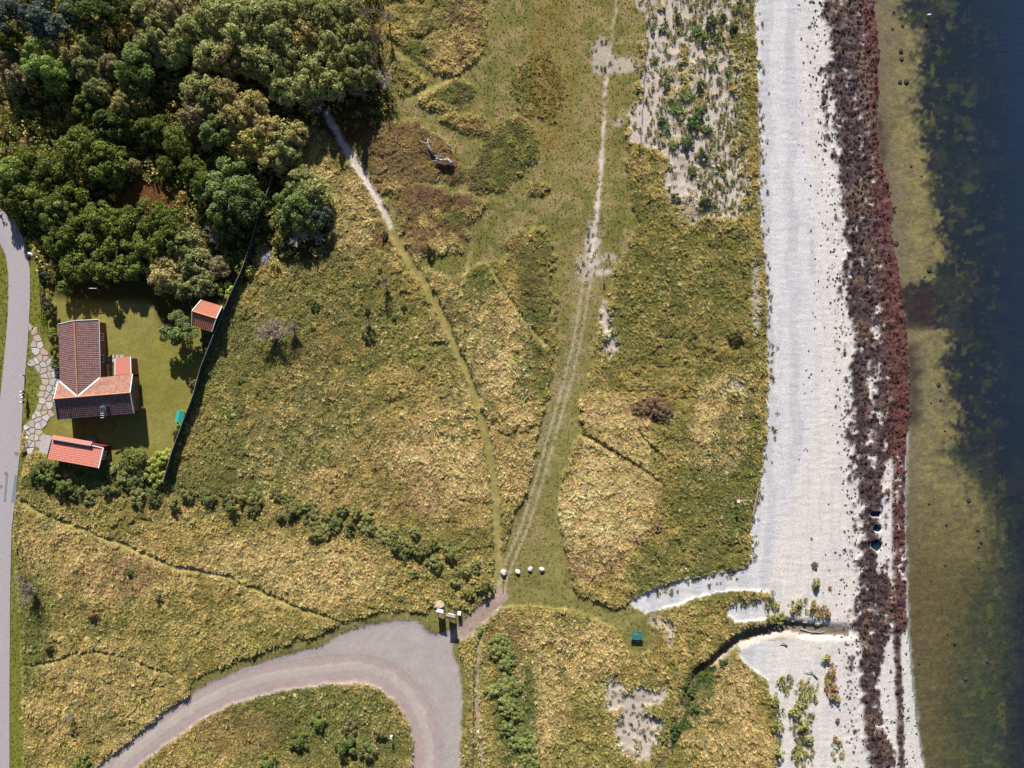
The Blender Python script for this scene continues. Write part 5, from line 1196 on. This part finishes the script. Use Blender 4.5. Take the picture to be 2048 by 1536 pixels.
# ------------------------------------------------------------------ stones, signs, furniture and small things
def rock_mesh(seed, sub=2, flat=.7, rough=.25):
    bm = bmesh.new(); bmesh.ops.create_icosphere(bm, subdivisions=sub, radius=1)
    o = Vector((seed * 3.1, seed * 1.7, seed * .9))
    for v in bm.verts:
        n = mnoise.noise(v.co * 1.1 + o) * rough * 1.6 + mnoise.noise(v.co * 2.7 + o) * rough * .6
        v.co = v.co * (1 + n); v.co.z *= flat
        for ax in (Vector((.8, .3, .5)), Vector((-.5, .7, .4)), Vector((.1, -.9, .35))):
            d = v.co.dot(ax.normalized()) - .78
            if d > 0: v.co -= ax.normalized() * d * .8
    me = bpy.data.meshes.new('boulder'); bm.to_mesh(me); bm.free(); return me
def rock(name, px, py, r, seed, mat, label, group=None, flat=.75, dz=0, asp=1.0):
    me = rock_mesh(seed, 2, flat); me.materials.append(mat); o = link_mesh(name, me); p = G(px, py); s = r / PXM
    o.location = (p.x, p.y, p.z + s * flat * .35 + dz); o.scale = (s, s * asp, s); o.rotation_euler.z = seed * 1.3
    return tag(o, label, 'boulder', group)
M_ROCK = plain_mat('whitish_rock', C3(226, 220, 216), .9, .18, 3, .2, .4); M_ROCK2 = plain_mat('buff_rock', C3(222, 200, 172), .9, .2, 3, .2, .4); M_ROCKD = plain_mat('weedy_rock', (.06, .056, .044), .9, .3, 3, .2, .4)
rock('boulder', 1007, 1145, 7, 1, M_ROCK, 'large angular white boulder on the track beside a thin post', 'boulders across the track'); rock('boulder', 1035, 1143, 5.5, 2, M_ROCK, 'whitish boulder second from left in the row across the track', 'boulders across the track')
rock('boulder', 1060.5, 1138.5, 5.5, 3, M_ROCK, 'cream boulder third from left in the row across the track', 'boulders across the track'); rock('boulder', 1083.5, 1139.5, 6, 4, M_ROCK, 'rightmost pale boulder of the row across the track', 'boulders across the track')
rock('boulder', 878, 1208, 12, 5, M_ROCK2, 'broad buff boulder behind the left notice board', None, .4)
tp = empty('marker_post', G(1005, 1156), 'thin dark marker post with white cap by the large boulder', 'post')
p = G(1005, 1156); MB().tube([p, p + Vector((0, 0, 1.25))], .045, 8).build('post', M_DARK, tp); MB().tube([p + Vector((0, 0, 1.25)), p + Vector((0, 0, 1.38))], .06, 8).build('cap', M_WHITE, tp); localize(tp)
def board(pa, pb, label, htop, hbot, roof):
    b = empty('notice_board', G((pa[0] + pb[0]) / 2, (pa[1] + pb[1]) / 2), label, 'sign', 'notice boards by the turning bay'); A = G(*pa); B = G(*pb); up = Vector((0, 0, 1))
    for q in (A, B): MB().bar(q - up * .2, q + up * htop, .1).build('post', M_DARKW, b)
    e = (B - A).normalized(); n = Vector((-e.y, e.x, 0)); L = (B - A).length
    MB().bar(A + up * (hbot + htop) / 2 - e * .05, B + up * (hbot + htop) / 2 + e * .05, .06, htop - hbot).build('panel', M_WHITE, b)
    if roof:
        for s in (-1, 1):
            mb = MB(); a0, b0 = A - e * .2 + up * (htop + .22), B + e * .2 + up * (htop + .22); a1, b1 = a0 + n * s * .42 - up * .2, b0 + n * s * .42 - up * .2
            mb.quad(a0, b0, b1, a1); mb.quad(a1 - up * .04, b1 - up * .04, b0 - up * .04, a0 - up * .04); mb.quad(a1, b1, b1 - up * .04, a1 - up * .04); mb.build('roof', M_WOOD, b)
    else: MB().bar(A + up * (htop + .03) - e * .1, B + up * (htop + .03) + e * .1, .2, .07).build('cap_board', M_WHITE, b)
    localize(b)
board((875.5, 1213.5), (888.5, 1216.5), 'narrow notice board with white top in front of the buff boulder', 2.25, 1.0, False)
board((897, 1222), (910.5, 1225), 'taller notice board with small grey gabled roof between the other board and bin', 2.45, 1.0, True)
lb = empty('litter_bin', G(919.5, 1222), 'dark litter bin with square white lid beside the roofed notice board', 'bin')
p = G(919.5, 1222.5); MB().box(p + Vector((0, 0, .5)), (.5, .5, 1.0), -.1).build('bin_body', M_DARK, lb); MB().box(p + Vector((0, 0, 1.06)), (.58, .64, .1), -.1).build('lid', M_WHITE, lb); localize(lb)
# picnic table
pt = empty('picnic_table', G(1273, 1271), 'green picnic table with benches on the short grass', 'table'); p0 = G(1273, 1271); Rz = Matrix.Rotation(-.05, 3, 'Z')
for k in range(5): MB().box(p0 + Rz @ Vector((0, -.30 + k * .15, .73)), (1.85, .135, .045), -.05).build('table_board', M_GREENW, pt)
for s in (-1, 1):
    for k in range(2): MB().box(p0 + Rz @ Vector((0, s * (.62 + k * .15), .45)), (1.85, .135, .045), -.05).build('seat_board', M_GREENW, pt)
    MB().bar(p0 + Rz @ Vector((s * .65, -.78, .39)), p0 + Rz @ Vector((s * .65, .78, .39)), .06, .09).build('cross_beam', M_GREENW, pt)
    for t in (-1, 1): MB().bar(p0 + Rz @ Vector((s * .58, t * .62, 0)), p0 + Rz @ Vector((s * .58, t * .2, .7)), .07, .07).build('leg', M_GREENW, pt)
localize(pt)
# dark bench near the long path
db = empty('park_bench', G(771, 473), 'small dark bench facing the long path through the heath', 'bench'); p0 = G(770.5, 473); an = 1.15; Rb = Matrix.Rotation(an, 3, 'Z')
for k in range(3): MB().box(p0 + Rb @ Vector((0, -.2 + k * .15, .45)), (1.35, .13, .045), an).build('seat_plank', M_DARK, db)
for k in range(2): MB().box(p0 + Rb @ Vector((0, .28 + k * .03, .62 + k * .17)), (1.35, .05, .14), an).build('back_plank', M_DARK, db)
for s in (-1, 1): MB().box(p0 + Rb @ Vector((s * .55, 0, .22)), (.07, .42, .44), an).build('leg', M_DARKW, db)
localize(db)
# post with plate on the sand, white notice post in the road bend, lifebuoy post
sp = empty('trail_post', G(1206, 541), 'slim trail post with small plate at the sandy crossing', 'sign'); p = G(1206, 542)
MB().bar(p, p + Vector((0, 0, 1.6)), .07).build('post', M_WOOD, sp); MB().box(p + Vector((0, -.05, 1.32)), (.3, .03, .5)).build('plate', M_DARK, sp); localize(sp)
np_ = empty('notice_post', G(785, 1466), 'white notice box on a post inside the bend of the gravel road', 'sign'); p = G(785, 1467)
MB().bar(p, p + Vector((0, 0, 1.3)), .1).build('post', M_DARKW, np_); MB().box(p + Vector((-.02, .02, 1.25)), (.36, .5, .42), -.1, 0, .2).build('box', M_WHITE, np_); localize(np_)
lp = empty('lifebuoy_post', G(1470, 996), 'lifebuoy post with red and white buoy case at the beach edge of the grass', 'lifebuoy post'); p = G(1470, 997)
MB().bar(p, p + Vector((0, 0, 1.9)), .1).build('post', M_DARKW, lp); MB().box(p + Vector((0, -.08, 1.75)), (.42, .6, .3)).build('buoy_case', M_WHITE, lp); MB().box(p + Vector((0, .28, 1.82)), (.4, .22, .22)).build('case_top', plain_mat('red_paint', C3(214, 70, 66), .5, .1, 4, .3), lp)
MB().bar(p + Vector((.2, -.02, 1.8)), p + Vector((1.35, .02, 1.8)), .045).build('boat_hook', M_WHITE, lp); localize(lp)
# long pale poles at the foot of the dune edge
def pole(a, b, w, label, mat=None, name='pole', dz=.22): return tag(MB().tube([G(*a, dz), G(*b, dz)], w, 7).build(name, mat or M_WOOD), label, 'pole')
pole((1516, 979), (1505, 1031), .17, 'long thick pale pole lying along the dune edge by the lifebuoy post'); pole((1521, 980), (1518, 996), .06, 'thin short pole lying next to the long pale one', None, 'stick')
# mailboxes, verge post
mbx = [(53.5, 783.5, 0), (53.5, 790, 0), (55, 794.5, .3), (53.5, 804, 0)]
ml = ['topmost white roofed letterbox by the road', 'second letterbox from the top by the road', 'slightly turned third letterbox from the top by the road', 'lowest letterbox by the road']
for (x, y, a), l in zip(mbx, ml):
    m = empty('letterbox', G(x, y), l, 'letterbox', 'letterboxes by the road'); p = G(x, y)
    MB().bar(p, p + Vector((0, 0, 1.05)), .08).build('post', M_DARKW, m); MB().box(p + Vector((0, 0, 1.15)), (.48, .34, .36), a).build('box', M_DARK, m); MB().box(p + Vector((-.05, .04, 1.36)), (.42, .22, .05), a).build('lid', M_WHITE, m); localize(m)
vpst = empty('verge_post', G(50, 751), 'short dark post with pale top on the grass above the letterboxes', 'post'); p = G(50, 751); MB().bar(p, p + Vector((0, 0, .95)), .12).build('post', M_DARK, vpst); MB().box(p + Vector((0, 0, .97)), (.16, .16, .04)).build('cap', M_WHITE, vpst); localize(vpst)
# street lamp leaning out over the verge
sl = empty('street_lamp', G(88, 520), 'street lamp with slanting grey arm and white head by the road bend', 'street lamp'); p = G(88, 520); hd = UP(60, 507.5, 4.6)
MB().tube([p, p + Vector((0, 0, 3.6)), p + Vector((-.15, .05, 4.3)), hd + Vector((.5, -.2, -.06))], [.08, .07, .06, .045], 8).build('pole', M_METAL, sl)
dv = Vector((-1, .45, 0)).normalized(); MB().tube([hd - dv * .4, hd - dv * .15, hd + dv * .15, hd + dv * .35], [.08, .2, .22, .1], 8).build('lamp_head', M_WHITE, sl); localize(sl)
# swing frame in the shade of the belt
sw = empty('swing_frame', G(200, 575), 'white topped swing frame at the upper edge of the lawn', 'swing'); a, b = G(191, 580), G(209, 580); up = Vector((0, 0, 1))
for q in (a, b):
    for s in (-1, 1): MB().tube([q + Vector((0, s * .6, 0)), q + up * 2.0], .04, 6).build('leg', M_METAL, sw)
MB().tube([a + up * 2.0, b + up * 2.0], .05, 6).build('top_bar', M_WHITE, sw)
for t in (.35, .65): c = a + (b - a) * t; MB().tube([c + up * 2, c + up * .45], .012, 4).build('rope', M_WOOD, sw)
MB().box(a + (b - a) * .5 + up * .45, (.5, .2, .04)).build('seat', M_WOOD, sw); localize(sw)
# crumpled tarpaulin by the fence
def tarp():
    r = random.Random(4); V = []; F = []; n = 7; c = G(531, 516)
    for i in range(n):
        for j in range(n): u = i / (n - 1) - .5; v = j / (n - 1) - .5; V.append(c + Vector((u * 1.3 + v * .5, v * 2.2, .12 + .3 * (.5 - max(abs(u), abs(v))) + r.uniform(-.1, .12))))
    for i in range(n - 1):
        for j in range(n - 1): F.append((i * n + j, (i + 1) * n + j, (i + 1) * n + j + 1, i * n + j + 1))
    tag(mesh_obj('tarpaulin', V, F, plain_mat('bluish_sheet', C3(150, 150, 176), .5, .3, 3, .4), None, False), 'crumpled bluish tarpaulin on the grass outside the tall fence', 'tarpaulin')
tarp()
# bleached fallen trees on the heath
def log(name, lines, label, mat=None):
    root = None; e = empty(name, G(*lines[0][0][0][:2]), label, 'fallen tree', None); 
    for k, (pts, rad) in enumerate(lines):
        MB().tube([G(x, y, z) for x, y, z in pts], list(rad), 7).build('trunk' if k == 0 else 'branch', mat or M_DEAD, e, True)
    localize(e)
log('fallen_tree', [([(868, 311, .2), (860, 299, .45), (857, 290, .6), (856, 281, .7)], (.2, .17, .12, .05)), ([(858, 290, .6), (848, 289, .8), (842, 286, .7), (840, 284, .9)], (.12, .09, .06, .03)), ([(859, 291, .6), (860, 284, .9), (857, 279, .8)], (.1, .06, .03)), ([(862, 299, .5), (855, 296, .5), (854, 299, .4)], (.07, .05, .03)), ([(859, 289, .6), (866, 288, .8)], (.05, .02))], 'white forked upper limb of the fallen tree on the brown heath')
log('fallen_tree', [([(906, 331, .3), (896, 322, .7), (884, 323, .55), (872, 318, .4)], (.34, .3, .2, .08)), ([(884, 323, .5), (872, 323, .45), (862, 324, .35)], (.12, .09, .04)), ([(880, 322, .5), (874, 316, .8), (869, 313, .6)], (.1, .06, .03)), ([(890, 323, .6), (884, 317, 1.1), (876, 316, 1.2)], (.1, .06, .03)), ([(900, 326, .6), (893, 318, 1.0)], (.14, .08)), ([(898, 328, .6), (906, 328, 1.0), (905, 331, .9)], (.1, .07, .04))], 'thick grey fallen trunk with upturned roots below the forked white limb')
log('fallen_tree', [([(902, 299, .3), (898, 293, .6), (894, 288, .7)], (.15, .12, .06)), ([(900, 296, .5), (903, 294, .7)], (.06, .03))], 'short white log lying right of the forked limb')
log('dead_stump', [([(911, 308, .0), (911.5, 300, .5), (912, 294, .9)], (.09, .07, .05))], 'slender pale dead stump at the right of the fallen wood')
log('driftwood_branch', [([(1635, 1358, .1), (1624, 1345, .2), (1620, 1337, .3)], (.08, .06, .02)), ([(1624, 1345, .2), (1614, 1345, .15), (1607, 1345, .1)], (.05, .04, .02)), ([(1627, 1349, .2), (1622, 1341, .25)], (.04, .02))], 'forked dark driftwood branch on the lower sand', M_DARKW)
log('driftwood_branch', [([(1574, 1291, .15), (1566, 1286, .2), (1560, 1289, .1)], (.09, .07, .03))], 'short dark driftwood curl on sand just below the stream', M_DARKW)
log('driftwood_branch', [([(1600, 1257, .2), (1620, 1263, .25), (1640, 1264, .2), (1650, 1260, .3)], (.1, .08, .06, .02)), ([(1625, 1263, .2), (1638, 1258, .4)], (.05, .02))], 'long crooked grey branch lying in the stream mouth')
# dark stones on the sea floor
ST = [(1802,102,8),(1803,118,8),(1800,164,8),(1812,164,10),(1858,540,9),(1850,554,4),(1877,770,8),(1793,486,9),(1848,132,6),(1788,24,5),(1822,333,5),(1843,352,4),(1881,800,5),(1862,806,4),(1890,862,4),(1858,1008,5),(1893,1050,6),(1955,1060,6),(1962,1084,7),(1957,1094,6),(1890,1130,5),(1958,1135,5),(1862,1162,4),(1895,1268,5),(1910,1287,7),(1930,1358,7),(1975,1322,6),(1805,52,6),(1785,58,5),(1838,1327,5),(1937,1000,9),(1962,940,7)]
S_ = sorted(ST, key=lambda q: q[1])
W_ = ['topmost'] + [f'{w} from the top' for w in 'second third fourth fifth sixth seventh eighth ninth tenth eleventh twelfth thirteenth fourteenth fifteenth sixteenth seventeenth eighteenth nineteenth twentieth'.split()]
n_ = len(S_)
LOW = [f'{w} from the bottom' for w in 'second third fourth fifth sixth seventh eighth ninth tenth eleventh twelfth'.split()]
for k, (x, y, r) in enumerate(S_):
    w = W_[k] if k < 20 else ('lowest' if k == n_ - 1 else LOW[n_ - 2 - k])
    rock('sunken_stone', x, y, r * .62, 10 + k, M_ROCKD, f'dark sunken stone, {w}, in the shallow sea', 'dark stones in the shallows', .35)
# gull resting on the sea
gl = empty('gull', UP(1857, 30, SEA + .02), 'white gull sitting on the dark water near the top', 'bird'); c = UP(1857, 30, SEA + .02)
def gull():
    bm = bmesh.new(); pr = [(-.34, .02, .05), (-.24, .09, .08), (-.05, .15, .10), (.12, .13, .10), (.22, .07, .15), (.27, .065, .21), (.34, .05, .23), (.40, .012, .215)]; rings = []
    for (x, r, z) in pr: rings.append([bm.verts.new((x, r * math.cos(a), z + r * .8 * math.sin(a))) for a in np.linspace(0, 2 * math.pi, 9)[:-1]])
    for a, b in zip(rings[:-1], rings[1:]):
        for k in range(8): bm.faces.new((a[k], a[(k + 1) % 8], b[(k + 1) % 8], b[k]))
    bm.faces.new(rings[0][::-1]); bm.faces.new(rings[-1]); me = bpy.data.meshes.new('body'); bm.to_mesh(me); bm.free()
    o = link_mesh('body', me, M_WHITE, gl, True)
    for s in (-1, 1): w = MB(); w.quad((.1, s * .12, .17), (-.1, s * .17, .17), (-.42, s * .05, .13), (-.1, s * .05, .2)); w.build('wing', plain_mat('grey_feather', C3(150, 154, 164), .8, .1, 9), gl)
gull()
